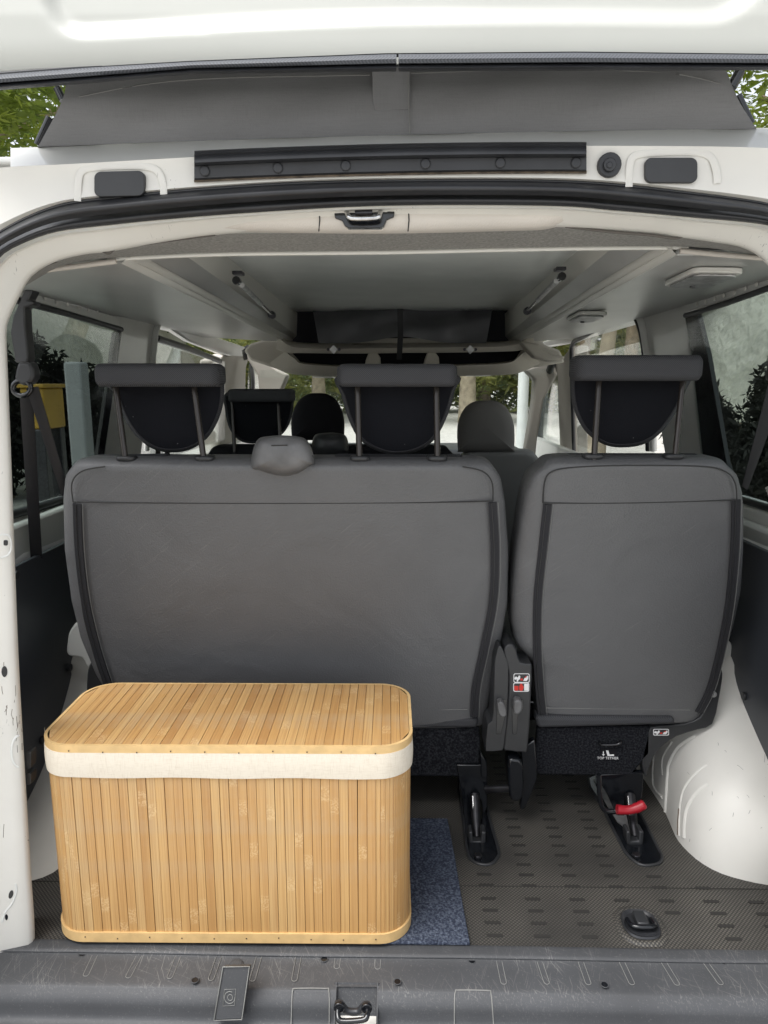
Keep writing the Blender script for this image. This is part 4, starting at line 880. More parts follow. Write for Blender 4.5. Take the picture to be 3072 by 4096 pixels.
# --- load floor
slot_a = [(1838, 3110), (1855, 3300), (1868, 3400), (1885, 3440), (1925, 3458), (1965, 3455), (1990, 3430), (1994, 3400), (1965, 3300), (1940, 3200), (1915, 3110)]
slot_b = [(2352, 3110), (2420, 3250), (2480, 3370), (2510, 3420), (2560, 3458), (2610, 3460), (2640, 3450), (2648, 3425), (2630, 3390), (2560, 3250), (2490, 3110)]
fo = [PZ(140, 3752, 0), PZ(1500, 3777, 0), PZ(3130, 3770, 0)]
slab('load_floor', [(-.86, 1.105, 0), (.80, 1.105, 0), (.80, 3.3, 0), (-.86, 3.3, 0)], -.012, floorm, van, axis=(0, 0, 1), bevel=.001)
bars = []
first = None
slots_x = ((.135, .235), (.49, .60))
for c in range(-6, 9):
    x = .268 + .0868 * c
    for r_ in range(0, 26):
        y = 1.137 + r_ * .0315 + (0.006 if r_ > 3 else 0)
        if x < .13 or x > .74 or (x > .60 and y > 1.30 - (x - .60) * .6): continue
        if y > 1.31 and (.13 < x < .245 or .485 < x < .61): continue
        if .50 < x < .585 and y < 1.19: continue
        if c > 3 and y > 1.5: continue
        if first is None:
            first = slab('tread_bar', [Vector((x + q[0], y + q[1], .0002)) for q in rrect(-.0155, -.0036, .0155, .0036, .0034, 3)], .0012, barm, van, axis=(0, 0, 1), bevel=0, origin=(x, y, 0)); 
        else: inst(first, van, Vector((x, y, 0)) - van.location)
tube('floor_joint', [Vector((-.8, 1.262, .001)), Vector((.78, 1.268, .001))], .0008, barm, van, n=6)
for nm, sl_ in (('rail_slot', slot_a), ('rail_slot', slot_b)):
    e = empty(nm, PZ(*sl_[5], 0)); e.parent = van; e.location = PZ(*sl_[5], 0) - van.location
    W_ = [PZ(*p, .0015) for p in sl_]; W_ = [Vector(p) for p in cr([tuple(w_) for w_ in W_], 3, True)]
    slab('slot_tray', W_, .001, gloss_black, e, axis=(0, 0, 1), bevel=0); tube('slot_rim', W_ + [W_[0]], .0035, plastic, e, n=8)
slab('rail_plate', [PZ(*p, .004) for p in [(2375, 3118), (2440, 3110), (2500, 3240), (2520, 3330), (2470, 3290), (2420, 3210)]], .002, worn_metal, van, axis=(0, 0, 1), bevel=0)
# floor anchor
ac = PZ(2562, 3705, 0); an = empty('floor_anchor', ac); an.parent = van; an.location = ac - van.location
def ell(c, rx, ry, z, n=28, p=2.6): return [Vector((c.x + rx * math.copysign(abs(math.cos(t)) ** (2 / p), math.cos(t)), c.y + ry * math.copysign(abs(math.sin(t)) ** (2 / p), math.sin(t)), z)) for t in [2 * math.pi * i / n for i in range(n)]]
loft('surround', [ell(ac, .047, .050, .0005), ell(ac, .043, .046, .004), ell(ac, .038, .041, .005), ell(ac, .034, .037, .003), ell(ac, .030, .033, .001)], floorm, an, closed=True, smooth=70)
loft('cup', [ell(ac, .034, .037, .004), ell(ac, .032, .035, .0075), ell(ac, .028, .031, .006), ell(ac, .026, .027, .0015)], rubber, an, closed=True, cap=True, smooth=60)
tube('loop', [ac + Vector(v) for v in cr([(-.022, .010, .006), (-.022, -.010, .012), (-.012, -.018, .014), (.012, -.018, .014), (.022, -.010, .012), (.022, .010, .006)], 4)], .0045, gloss_black, an)
box('tongue', ac + Vector((0, .002, .014)), (.022, .034, .010), plastic, an, .003)

# --- sill trim
YP = [(1.112, .000), (1.108, .003), (1.085, .001), (1.082, -.004), (1.030, -.008), (1.020, -.012), (1.008, -.024), (1.004, -.040), (.998, -.052), (.975, -.058), (.955, -.066), (.945, -.12)]
xs = [-.95 + 1.9 * i / 190 for i in range(191)]
p0 = PZ(1345, 3990, -.012).x; p1 = PZ(1506, 3990, -.012).x
V = []; Fs = []; m = len(xs)
fine = cr(YP, 3)
for (y, z) in fine:
    for x in xs: V.append((x, y + (.004 if x < .5 else .008) * 0, z + (.0008 * math.sin(x * 9))))
for i in range(len(fine) - 1):
    for j in range(m - 1):
        xm = (xs[j] + xs[j + 1]) / 2
        if p0 < xm < p1 and fine[i][0] < 1.034: continue
        Fs.append((i * m + j, i * m + j + 1, (i + 1) * m + j + 1, (i + 1) * m + j))
sill = empty('sill_trim', (0, 1.05, -.01)); sill.parent = van; sill.location = Vector((0, 1.05, -.01)) - van.location
obj('tread_plate', V, Fs, sillm, sill, smooth=60)
# striker pocket
slab('pocket_back', [(p0 - .005, 1.036, -.006), (p1 + .005, 1.036, -.006), (p1 + .003, 1.012, -.050), (p0 - .003, 1.012, -.050)], .002, plastic_g if False else sillm, sill, axis=(0, .7, -.7), bevel=0)
slab('pocket_floor', [(p0 - .003, 1.014, -.048), (p1 + .003, 1.014, -.048), (p1 + .003, .93, -.075), (p0 - .003, .93, -.075)], .003, white, sill, axis=(0, 0, -1), bevel=0)
for x in (p0, p1): slab('pocket_side', [(x, 1.036, -.004), (x, 1.0, -.03), (x, .95, -.06), (x, .95, -.10), (x, 1.036, -.07)], .003, sillm, sill, axis=(-1 if x == p0 else 1, 0, 0), bevel=.001)
stk = empty('striker', PY(1415, 4040, 1.0)); stk.parent = van; stk.location = PY(1415, 4040, 1.0) - van.location
tube('loop', [PY(px, py, Y) for px, py, Y in cr([(1352, 4030, .985), (1352, 4070, .972), (1370, 4085, .968), (1450, 4080, .968), (1468, 4064, .972), (1470, 4030, .985)], 4)], .0046, gloss_black, stk)
tube('crossbar', [PY(px, py, .988) for px, py in cr([(1345, 4018), (1362, 4015), (1385, 4042), (1420, 4048), (1440, 4042), (1458, 4020), (1478, 4022)], 4)], .0058, rubber, stk)
for px, py in ((1357, 4022), (1467, 4026)): disc('bolt', PY(px, py, .985), .009, .006, gloss_black, stk)
# capsule mouldings on the sill
def capsule(a, b, r, name='sill_rib'):
    A_, B_ = PZ(*a, -.004), PZ(*b, -.007); d = (B_ - A_).normalized(); s = Vector((d.y, -d.x, 0)); pts = []
    a0 = math.atan2(s.y, s.x)
    for c, st_ in ((A_, a0), (B_, a0 + math.pi)):
        for i in range(9): t = st_ + math.pi * i / 8; pts.append(c + Vector((math.cos(t), math.sin(t), 0)) * r)
    # order: make sure arcs bulge outwards
    if (pts[4] - A_).dot(d) > 0:
        pts = [A_ + (A_ - p) for p in pts[:9]][::1] + [B_ + (B_ - p) for p in pts[9:]]
    pts = [p + Vector((0, 0, .0012)) for p in pts]
    tube(name, pts + [pts[0]], .00055, sillgroove, sill, n=5)
for a, b in (((388, 3805), (345, 3898)), ((565, 3808), (515, 3905)), ((720, 3810), (680, 3908)), ((882, 3812), (845, 3915)), ((1040, 3815), (1010, 3918)), ((1196, 3817), (1178, 3918)),
             ((1353, 3818), (1347, 3868)), ((1512, 3820), (1510, 3870)), ((1674, 3822), (1676, 3872)), ((1834, 3824), (1838, 3874)),
             ((1992, 3826), (2014, 3930)), ((2152, 3828), (2186, 3930)), ((2316, 3830), (2352, 3932)), ((2478, 3830), (2526, 3932)), ((2642, 3830), (2706, 3934)), ((2805, 3828), (2880, 3932))):
    capsule(a, b, .0048)
for px, py in ((330, 3818), (780, 3922), (1297, 3838), (1590, 3928), (1888, 3845), (2418, 3940), (2890, 3848)):
    c = PZ(px, py, -.004); disc('screw_recess', c + Vector((0, 0, -.002)), .0052, .0032, gloss_black, sill, nrm=(0, 0, 1), n=16, bevel=0); 
    tube('screw_rim', [c + Vector((math.cos(t) * .0062, math.sin(t) * .0062, .001)) for t in [2 * math.pi * i / 16 for i in range(17)]], .0008, sillm, sill, n=5)
# hatch with round symbol
hatch = [PY(892, 3868, 1.008), PY(998, 3866, 1.008), PY(968, 4078, .985), PY(856, 4082, .985)]
slab('sill_hatch', hatch, .02, sillm, sill, axis=(0, .8, -.5), bevel=.002)
hn = Vector((0, -.8, .5)).normalized()
def onh(px, py): 
    n_ = (hatch[1] - hatch[0]).cross(hatch[3] - hatch[0]); return PP(px, py, hatch[0], n_) + Vector((0, -.0006, .0006))
tube('hatch_symbol', [onh(919 + 21 * math.cos(t), 3990 + 24 * math.sin(t)) for t in [2 * math.pi * i / 24 for i in range(21)]], .0006, sillgroove, sill, n=5)
tube('hatch_symbol', [onh(921 + 10 * math.cos(t), 3990 + 12 * math.sin(t)) for t in [2 * math.pi * i / 16 for i in range(17)]], .0006, sillgroove, sill, n=5)
tube('hatch_frame', [onh(*p) for p in [(898, 3958), (944, 3956), (938, 4022), (892, 4024), (898, 3958)]], .0005, sillgroove, sill, n=5)
tube('hatch_joint', [h + Vector((0, -.001, .001)) for h in hatch + [hatch[0]]], .0011, sillgroove, sill, n=5)
disc('hatch_catch', PZ(945, 3858, -.004), .013, .004, sillm, sill, nrm=(0, 0, 1), r2=.009)
for pts in ([(1164, 4130), (1168, 4000), (1172, 3962), (1185, 3954), (1300, 3954), (1315, 3962), (1318, 4040), (1316, 4130)], [(1817, 4130), (1818, 4000), (1822, 3966), (1835, 3960), (1950, 3962), (1963, 3972), (1970, 4040), (1976, 4130)]):
    V_ = []
    for px, py in cr(pts, 4):
        best = min(((PP(px, py, (0, (a[0] + b[0]) / 2, (a[1] + b[1]) / 2), (0, -(b[1] - a[1]), (b[0] - a[0]))), a, b) for a, b in zip(fine, fine[1:])), key=lambda t: abs(t[0].y - (t[1][0] + t[2][0]) / 2) + abs(t[0].z - (t[1][1] + t[2][1]) / 2))[0]
        V_.append(best + Vector((0, -.0008, .0008)))
    tube('sill_cover_outline', V_, .0010, sillgroove, sill, n=5)
# body under the sill and painted sides/roof (outside of the van, mostly unseen)
box('bumper', (-.04, .90, -.18), (1.75, .12, .22), plastic, van, .03)

# ================================================================== seats
def seatplane(z, Yt=1.40, Yb=1.50): return Yb + (Yt - Yb) * (z - .25) / .59
def seatback(root, left, right, zs_top, zs_bot, depth=.13, Yt=1.40, Yb=1.50, name='backrest', mat=leather):
    """left/right: pixel edge lines (py -> px)"""
    def edge(line, py):
        for a, b in zip(line, line[1:]):
            if a[1] <= py <= b[1]: return a[0] + (b[0] - a[0]) * (py - a[1]) / (b[1] - a[1])
        return line[0][0] if py < line[0][1] else line[-1][0]
    rows = []; y0, y1 = left[0][1], left[-1][1]
    for i in range(29):
        py = y1 + (y0 - y1) * i / 28; Y = Yb + (Yt - Yb) * i / 28
        a = PY(edge(left, py), py, Y + .03); b = PY(edge(right, py), py, Y + .03); rows.append((a.z, a.x, b.x, Y, Y + depth))
    # rounded top and bottom caps
    zt_, xl, xr, ya, yb = rows[-1]
    for dz, ins, dy in ((.008, .006, .006), (.014, .016, .016), (.017, .032, .034)): rows.append((zt_ + dz, xl + ins, xr - ins, ya + dy, yb - dy))
    zb, xl, xr, ya, yb = rows[0]
    rows = [(zb - .016, xl + .03, xr - .03, ya + .03, yb - .03), (zb - .012, xl + .012, xr - .012, ya + .014, yb - .014), (zb - .006, xl + .004, xr - .004, ya + .005, yb - .005)] + rows
    return cushion(name, rows, mat, root, nseg=96, sub_rows=2, expo=6.5)
def onback(px, py, y0, y1, Yt=1.40, Yb=1.50, off=-.002):
    t = (y1 - py) / (y1 - y0); return PY(px, py, Yb + (Yt - Yb) * t + off)
def headrest(root, roll, shell, posts, Yr, Ysh, rim=None, scale=1., zt=.0, lbl=None):
    """roll: px x0,y0,x1,y1;  shell: outline of the hanging pad; posts: pairs of pixels"""
    c = PY((roll[0] + roll[2]) / 2, (roll[1] + roll[3]) / 2, Yr)
    h = empty('headrest', c); h.parent = root; h.location = c - rootloc(root)
    a, b = PY(roll[0], (roll[1] + roll[3]) / 2, Yr), PY(roll[2], (roll[1] + roll[3]) / 2, Yr); hh = abs(PY(roll[0], roll[1], Yr).z - PY(roll[0], roll[3], Yr).z) / 2
    rows = []
    n = 26
    for i in range(n + 1):
        u = i / n; x = a.x + (b.x - a.x) * u; e = min(u, 1 - u) * (b.x - a.x); f = min(1, (e / .015)) ; s = math.sqrt(max(.02, 1 - (1 - f) ** 2.4)) if f < 1 else 1
        zc = a.z + (b.z - a.z) * u; ring = []
        for k in range(28):
            th = 2 * math.pi * k / 28; cc, ss = math.cos(th), math.sin(th); q = (abs(cc) ** 4.6 + abs(ss) ** 4.6) ** (-1 / 4.6)
            ring.append(Vector((x, c.y + .045 + (.045) * cc * q * (.5 + .5 * s), zc + hh * ss * q * (.72 + .28 * s))))
        rows.append(ring)
    loft('roll', rows, twill, h, closed=True, cap=True, smooth=80)
    # hanging pad: inflated outline
    sh_ = cr(shell, 4, True); C = Vector((sum(p[0] for p in sh_) / len(sh_), sum(p[1] for p in sh_) / len(sh_), 0)); rows = []
    for k, (s, dy) in enumerate(((.0, -.004), (.5, -.002), (.82, 0.0), (.93, .004), (.985, .012), (1.0, .024), (1.0, .05), (.97, .064), (.8, .075), (.0, .08))):
        rows.append([PY(C.x + (p[0] - C.x) * s, C.y + (p[1] - C.y) * s, Ysh + dy) for p in sh_])
    me_ = loft('pad', rows[:4], felt, h, closed=True, smooth=80)
    loft('pad_rim', rows[3:], twill, h, closed=True, smooth=80)
    sm_ = [PY(C.x + (p[0] - C.x) * .93, C.y + (p[1] - C.y) * .93, Ysh + .003) for p in sh_]; tube('pad_seam', sm_ + [sm_[0]], .0013, zipm, h, n=6)
    for (p, q) in posts: tube('post', [PY(*p, Yr + .055), PY(p[0] * .25 + q[0] * .75, p[1] * .25 + q[1] * .75, Yr + .035), PY(*q, Yr + .03)], .0062 * scale, post_m, h, n=12)
    return h
def guide(root, px, py, Y, w_=.020):
    p = PY(px, py, Y - .02) + Vector((0, .012, 0)); rows = []
    V_ = [p + Vector((q[0], q[1], .002)) for q in rrect(-w_, -.016, w_, .016, .012)]
    e = slab('post_guide', V_, .010, plastic, root, axis=(0, 0, 1), bevel=.004, seg=3)
# ---- rear bench (double seat)
bench = empty('rear_bench_seat', (-.22, 1.55, 0), 'wide grey leather double seat with two headrests behind the bamboo basket', 'seat')
bl = [(290, 1862), (262, 1900), (252, 1990), (258, 2200), (285, 2400), (322, 2550), (385, 2700), (450, 2800), (480, 2870)]
brr = [(1975, 1862), (2005, 1905), (2022, 2000), (2036, 2200), (2032, 2400), (1998, 2600), (1966, 2750), (1950, 2840), (1945, 2870)]
seatback(bench, bl, brr, 0, 0)
def zipline(root, pts, y0, y1, hw=.0085):
    pts = cr(pts, 6); P3 = [onback(*p, y0, y1, off=-.0015) for p in pts]
    ribbon('zip_tape', P3, hw, .003, zipm, root, side=(1, 0, 0), smooth=60)
    tube('zip_teeth', [p + Vector((-.002, -.0022, 0)) for p in P3], .0012, plastic, root, n=6); tube('stitching', [p + Vector((hw + .003, .0002, 0)) for p in P3], .0006, stitchm, root, n=5)
zipline(bench, [(308, 2015), (316, 2200), (340, 2400), (385, 2590), (440, 2760), (470, 2860)], 1862, 2870)
zipline(bench, [(1970, 2010), (1980, 2200), (1973, 2400), (1935, 2600), (1903, 2750), (1896, 2868)], 1862, 2870)
tube('seam', [onback(*p, 1862, 2870, off=-.0005) for p in cr([(292, 2008), (700, 2012), (1200, 2013), (1700, 2010), (1972, 2004)], 6)], .0014, stitch_d, bench, n=6)
tube('seam', [onback(*p, 1862, 2870, off=-.0005) for p in cr([(292, 2008), (288, 1930), (330, 1884), (420, 1866)], 6)], .0014, stitch_d, bench, n=6)
tube('seam', [onback(*p, 1862, 2870, off=-.0005) for p in cr([(1972, 2004), (1968, 1930), (1930, 1885), (1850, 1866)], 6)], .0014, stitch_d, bench, n=6)
tube('seam', [onback(*p, 1862, 2870, off=-.0001) for p in cr([(300, 2010), (325, 2400), (370, 2600), (425, 2765)], 6)], .0012, stitch_d, bench, n=6)
tube('stitching', [onback(*p, 1862, 2870, off=-.001) for p in [(1660, 2840), (1870, 2838)]], .0008, stitchm, bench, n=5)
for a, b in (((345, 1868), (650, 1862)), ((1330, 1864), (1860, 1866))):
    c0, c1 = onback(*a, 1862, 2870, off=.02), onback(*b, 1862, 2870, off=.02)
    V_ = [c0 + Vector((0, -.006, .001)), c1 + Vector((0, -.006, .001)), c1 + Vector((0, .06, .010)), c0 + Vector((0, .06, .010))]
    slab('top_fabric', V_, .010, twill, bench, axis=(0, 0, 1), bevel=.005)
headrest(bench, (362, 1452, 868, 1548), [(850, 1460), (888, 1490), (898, 1560), (885, 1650), (840, 1740), (770, 1795), (690, 1810), (610, 1795), (540, 1740), (490, 1660), (455, 1570), (430, 1530), (600, 1480)], [((462, 1540), (503, 1845)), ((775, 1540), (816, 1845))], 1.385, 1.46)
headrest(bench, (1345, 1454, 1832, 1548), [(1352, 1500), (1365, 1580), (1395, 1680), (1440, 1760), (1520, 1808), (1600, 1818), (1680, 1800), (1745, 1750), (1795, 1650), (1820, 1560), (1830, 1500), (1600, 1470)], [((1430, 1540), (1438, 1845)), ((1745, 1540), (1750, 1845))], 1.385, 1.46)
for px in (500, 815, 1438, 1750): guide(bench, px, 1848, 1.43)
# belt outlet dome on the bench
dm = cr([(1005, 1870), (1012, 1800), (1035, 1755), (1080, 1744), (1150, 1742), (1215, 1752), (1245, 1790), (1258, 1850), (1240, 1862), (1200, 1890), (1140, 1904), (1080, 1895), (1035, 1880)], 5, True)
C = (1132, 1815); rows = []
for s, dy in ((1.0, .05), (1.0, .018), (.96, .004), (.88, -.008), (.7, -.017), (.4, -.022), (.0, -.023)): rows.append([PY(C[0] + (p[0] - C[0]) * s, C[1] + (p[1] - C[1]) * s, 1.385 + dy) for p in dm])
do = loft('belt_outlet_cover', rows, plastic_g, bench, closed=True, smooth=80)
tube('belt_outlet_slot', [PY(1085, 1782, 1.362), PY(1150, 1780, 1.362)], .0012, plastic, bench, n=6)
disc('belt_outlet_screw', PY(1243, 1830, 1.39), .005, .004, plastic, bench, nrm=(1, -.4, 0))
# skirt under the bench back
sy('seat_base_fabric', [(1500, 2872), (1915, 2872), (1912, 2915), (1500, 2915)], 1.50, .04, twill, bench, bevel=.008)
sy('carpet_skirt', [(1000, 2905), (1916, 2908), (1922, 2960), (1918, 3100), (1900, 3108), (1000, 3100)], 1.51, .02, skirt, bench, bevel=.004)
box('seat_cushion', (-.22, 1.80, .33), (.90, .44, .12), leather, bench, .03); box('seat_frame', (-.22, 1.74, .235), (.86, .36, .05), gloss_black, bench, .004)
sy('side_cover', [(372, 2640), (398, 2655), (455, 2780), (480, 2900), (350, 2900), (345, 2760), (350, 2680)], 1.53, .03, plastic, bench, smooth_n=3, bevel=.006)
# inner tower and legs
def tower(root, out, face_slot, lever, st_=None):
    t = empty('recliner_tower', PY(out[0][0], out[0][1], 1.44)); t.parent = root; t.location = PY(out[0][0], out[0][1], 1.44) - rootloc(root)
    sy('housing', out, 1.445, .07, plastic, t, bevel=.006, seg=3)
    sy('slot', face_slot, 1.4435, .004, gloss_black, t, bevel=.0005)
    C = (sum(p[0] for p in lever) / len(lever), sum(p[1] for p in lever) / len(lever))
    sy('lever', lever, 1.425, .024, plastic_g, t, bevel=.004, seg=3)
    return t
tower(bench, cr([(1995, 2585), (2008, 2590), (2022, 2625), (2034, 2660), (2033, 2780), (2028, 2880), (2015, 2990), (2000, 3003), (1950, 3006), (1942, 2995), (1950, 2900), (1968, 2885), (1975, 2800), (1978, 2660), (1985, 2620)], 2, True), [(1990, 2800), (2028, 2797), (2024, 2850), (2005, 2935), (1984, 2937)], cr([(1990, 2815), (2010, 2808), (2022, 2830), (2026, 2860), (2012, 2870), (1996, 2855)], 2, True))
single = empty('rear_single_seat', (.48, 1.55, 0), 'narrow grey leather single seat with one headrest on the right of the rear row', 'seat')
tower(single, cr([(2030, 2580), (2050, 2578), (2066, 2600), (2082, 2650), (2120, 2655), (2128, 2670), (2124, 2800), (2112, 2990), (2095, 3010), (2030, 3004), (2016, 2990), (2030, 2850), (2036, 2700), (2018, 2620), (2018, 2596)], 2, True), [(2048, 2797), (2093, 2799), (2092, 2840), (2072, 2860), (2068, 2936), (2050, 2937)], cr([(2058, 2806), (2080, 2802), (2090, 2815), (2088, 2845), (2072, 2860), (2056, 2852)], 2, True))
# pictogram stickers on the tower
def sticker(root, x0, y0, x1, y1, Y, two):
    s = empty('sticker', PY(x0, y0, Y)); s.parent = root; s.location = PY(x0, y0, Y) - rootloc(root)
    sy('border', rrect(x0, y0, x1, y1, (y1 - y0) * .2), Y, .0006, white_print, s, bevel=0); sy('field', rrect(x0 + 3, y0 + 3, x1 - 3, y1 - 3, (y1 - y0) * .16), Y - .0006, .0006, plastic, s, bevel=0)
    W_, H_ = x1 - x0, y1 - y0
    q = lambda u, v: (x0 + u * W_, y0 + v * H_)
    if not two:
        sy('seated_figure', [q(.06, .45), q(.16, .32), q(.26, .45), q(.34, .2), q(.42, .3), q(.4, .6), q(.3, .72), q(.28, .88), q(.2, .88), q(.2, .62), q(.1, .7), q(.06, .6)], Y - .0012, .0005, white_print, s, bevel=0)
        sy('red_block', [q(.43, .55), q(.58, .55), q(.58, .75), q(.43, .75)], Y - .0012, .0005, red_print, s, bevel=0)
        sy('reclined_figure', [q(.6, .8), q(.68, .5), q(.8, .42), q(.84, .25), q(.92, .3), q(.9, .6), q(.8, .82)], Y - .0012, .0005, white_print, s, bevel=0)
        sy('red_mark', [q(.66, .48), q(.76, .3), q(.82, .32), q(.78, .44)], Y - .0016, .0004, red_print, s, bevel=0)
    else:
        sy('red_seat', rrect(*q(.06, .35), *q(.32, .88), 2, 2), Y - .0012, .0005, red_print, s, bevel=0)
        sy('red_person', cr([q(.45, .12), q(.55, .12), q(.58, .28), q(.66, .5), q(.6, .75), q(.56, .9), q(.42, .9), q(.36, .6), q(.4, .3)], 2, True), Y - .0012, .0005, red_print, s, bevel=0)
        sy('white_seat', rrect(*q(.68, .12), *q(.95, .88), 2, 2), Y - .0012, .0005, white_print, s, bevel=0)
sticker(single, 2054, 2694, 2119, 2731, 1.4440, False); sticker(single, 2053, 2731, 2117, 2767, 1.4440, True)
# ---- single seat
sl1 = [(2170, 1858), (2128, 1895), (2100, 1960), (2083, 2050), (2062, 2200), (2048, 2350), (2046, 2480), (2065, 2580), (2110, 2625), (2140, 2660), (2142, 2750), (2146, 2858)]
sr1 = [(2905, 1858), (2942, 1890), (2965, 1960), (2970, 2050), (2970, 2200), (2962, 2350), (2935, 2480), (2905, 2580), (2893, 2625), (2883, 2660), (2860, 2750), (2800, 2858)]
seatback(single, sl1, sr1, 0, 0)
zipline(single, [(2190, 2018), (2170, 2200), (2150, 2400), (2148, 2600), (2157, 2750), (2168, 2862)], 1858, 2858)
zipline(single, [(2945, 2000), (2938, 2200), (2915, 2430), (2878, 2620), (2840, 2760), (2795, 2850)], 1858, 2858)
tube('seam', [onback(*p, 1858, 2858, off=-.0005) for p in cr([(2172, 2012), (2500, 2012), (2948, 2000)], 6)], .0014, stitch_d, single, n=6)
tube('seam', [onback(*p, 1858, 2858, off=-.0005) for p in cr([(2172, 2012), (2178, 1930), (2205, 1888), (2290, 1870), (2500, 1862), (2800, 1865), (2900, 1885), (2940, 1930), (2948, 2000)], 6)], .0014, stitch_d, single, n=6)
tube('stitching', [onback(*p, 1858, 2858, off=-.002) for p in [(2185, 2832), (2500, 2836), (2760, 2840)]], .0009, stitchm, single, n=5)
c0, c1 = onback(2290, 1862, 1858, 2858, off=.02), onback(2830, 1862, 1858, 2858, off=.02)
slab('top_fabric', [c0 + Vector((0, -.006, .001)), c1 + Vector((0, -.006, .001)), c1 + Vector((0, .06, .010)), c0 + Vector((0, .06, .010))], .010, twill, single, axis=(0, 0, 1), bevel=.005)
headrest(single, (2312, 1418, 2828, 1524), [(2330, 1430), (2290, 1470), (2282, 1560), (2300, 1650), (2345, 1730), (2420, 1780), (2500, 1790), (2580, 1775), (2650, 1725), (2710, 1640), (2745, 1560), (2750, 1500), (2550, 1460)], [((2396, 1515), (2376, 1840)), ((2732, 1515), (2700, 1835))], 1.385, 1.46)
for px in (2375, 2700): guide(single, px, 1840, 1.43)
sy('seat_base_fabric', [(2140, 2868), (2700, 2872), (2705, 2900), (2152, 2915)], 1.485, .05, twill, single, bevel=.008)
sy('carpet_skirt', [(2150, 2912), (2602, 2905), (2600, 3015), (2520, 3104), (2160, 3100), (2135, 3090)], 1.50, .02, skirt, single, bevel=.004)
tether = empty('tether_point', PY(2438, 2975, 1.49)); tether.parent = single; tether.location = PY(2438, 2975, 1.49) - single.location
tube('loop', [PY(*p, 1.492) for p in cr([(2398, 2968), (2402, 2977), (2420, 2980), (2465, 2978), (2480, 2972), (2482, 2964)], 4)], .0035, gloss_black, tether)
sy('label_patch', [(2406, 2994), (2470, 2996), (2462, 3040), (2398, 3038)], 1.4985, .001, felt_plain, tether, bevel=0)
text_mesh('tether_lettering', 'TOP TETHER', .0085, PY(2431, 3037, 1.4975), white_print, tether, (R(90), 0, 0))
sy('tether_pictogram', [(2424, 3002), (2434, 3002), (2438, 3018), (2456, 3018), (2456, 3024), (2430, 3024)], 1.4975, .0005, white_print, tether, bevel=0)
sy('tether_pictogram', [(2412, 3006), (2415, 3006), (2415, 3018), (2420, 3016), (2414, 3024), (2407, 3016), (2412, 3018)], 1.4975, .0005, white_print, tether, bevel=0)
box('seat_cushion', (.48, 1.80, .33), (.42, .44, .12), leather, single, .03); box('seat_frame', (.46, 1.74, .235), (.40, .36, .05), gloss_black, single, .004)
sy('side_cover', cr([(2851, 2632), (2872, 2650), (2888, 2678), (2890, 2715), (2876, 2800), (2851, 2897), (2790, 2920), (2709, 2945), (2650, 2985), (2620, 3020), (2595, 3075), (2582, 3110), (2573, 3080), (2568, 3035), (2585, 2960), (2604, 2910), (2680, 2902), (2744, 2895), (2800, 2870), (2822, 2820), (2830, 2740), (2834, 2690)], 2, True), 1.50, .03, plastic, single, bevel=.005, seg=3)
disc('cover_screw', PY(2852, 2775, 1.499), .007, .005, worn_metal, single)
sticker(single, 2613, 2916, 2676, 2942, 1.4985, False)
# legs
def leg(root, x0, slot_px, px_top, foot):
    lg = empty('leg', PY(foot[0], foot[1], 1.43)); lg.parent = root; lg.location = PY(foot[0], foot[1], 1.43) - rootloc(root)
    fx, fy = foot
    tube('latch_arm', [PY(fx + x0, 3180, 1.50), PY(fx, fy - 25, 1.42)], [.012, .009], dkmetal, lg, n=10)
    for d in (-9, 9): tube('spring_rod', [PY(fx + x0 + d * .9, 3185, 1.49), PY(fx + d, fy, 1.41)], .0028, chrome, lg, n=8)
    sy('foot_clip', [(fx - 34, fy - 45), (fx - 18, fy - 48), (fx - 16, fy - 8), (fx + 16, fy - 8), (fx + 18, fy - 48), (fx + 36, fy - 45), (fx + 34, fy - 2), (fx + 26, fy + 12), (fx - 22, fy + 12), (fx - 32, fy)], 1.40, .03, plastic, lg, bevel=.003)
    disc('bolt', PZ(fx + 4, fy + 52, .003), .009, .006, dkmetal, lg, nrm=(0, 0, 1), n=6)
    return lg
lg = leg(bench, -8, None, None, (1908, 3376))
sy('plate', [(1826, 3060), (1944, 3060), (1950, 3130), (1950, 3230), (1932, 3268), (1925, 3200), (1895, 3190), (1885, 3290), (1856, 3290), (1850, 3200)], 1.50, .012, gloss_black, lg, bevel=.002)
sy('plate', [(1922, 3010), (1948, 3050), (1950, 3110), (1925, 3110)], 1.49, .02, gloss_black, lg, bevel=.002)
hk = empty('side_hook', PY(2080, 3100, 1.45)); hk.parent = single; hk.location = PY(2080, 3100, 1.45) - single.location
tube('axle', [PY(1945, 3158, 1.49), PY(2045, 3153, 1.46)], .009, dkmetal, hk, n=14)
sy('drum', cr([(2034, 3045), (2060, 3038), (2088, 3050), (2096, 3110), (2094, 3180), (2075, 3206), (2045, 3200), (2036, 3140)], 3, True), 1.44, .05, gloss_black, hk, bevel=.008, seg=3)
sy('arm_plate', [(2085, 2990), (2140, 2960), (2150, 3090), (2148, 3120), (2125, 3180), (2098, 3240), (2080, 3238), (2088, 3160)], 1.465, .02, gloss_black, hk, bevel=.003)
lg = leg(single, -20, None, None, (2540, 3374))
sy('plate', [(2380, 3100), (2575, 3090), (2572, 3160), (2565, 3210), (2540, 3230), (2520, 3180), (2500, 3190), (2498, 3280), (2470, 3270), (2430, 3180)], 1.50, .015, gloss_black, lg, bevel=.002)
rh = empty('release_handle', PY(2500, 3220, 1.43)); rh.parent = single; rh.location = PY(2500, 3220, 1.43) - single.location
tube('rod', [PY(*p, 1.45) for p in cr([(2395, 3098), (2398, 3160), (2404, 3215), (2420, 3240), (2450, 3246), (2475, 3240)], 5)], .0058, gloss_black, rh)
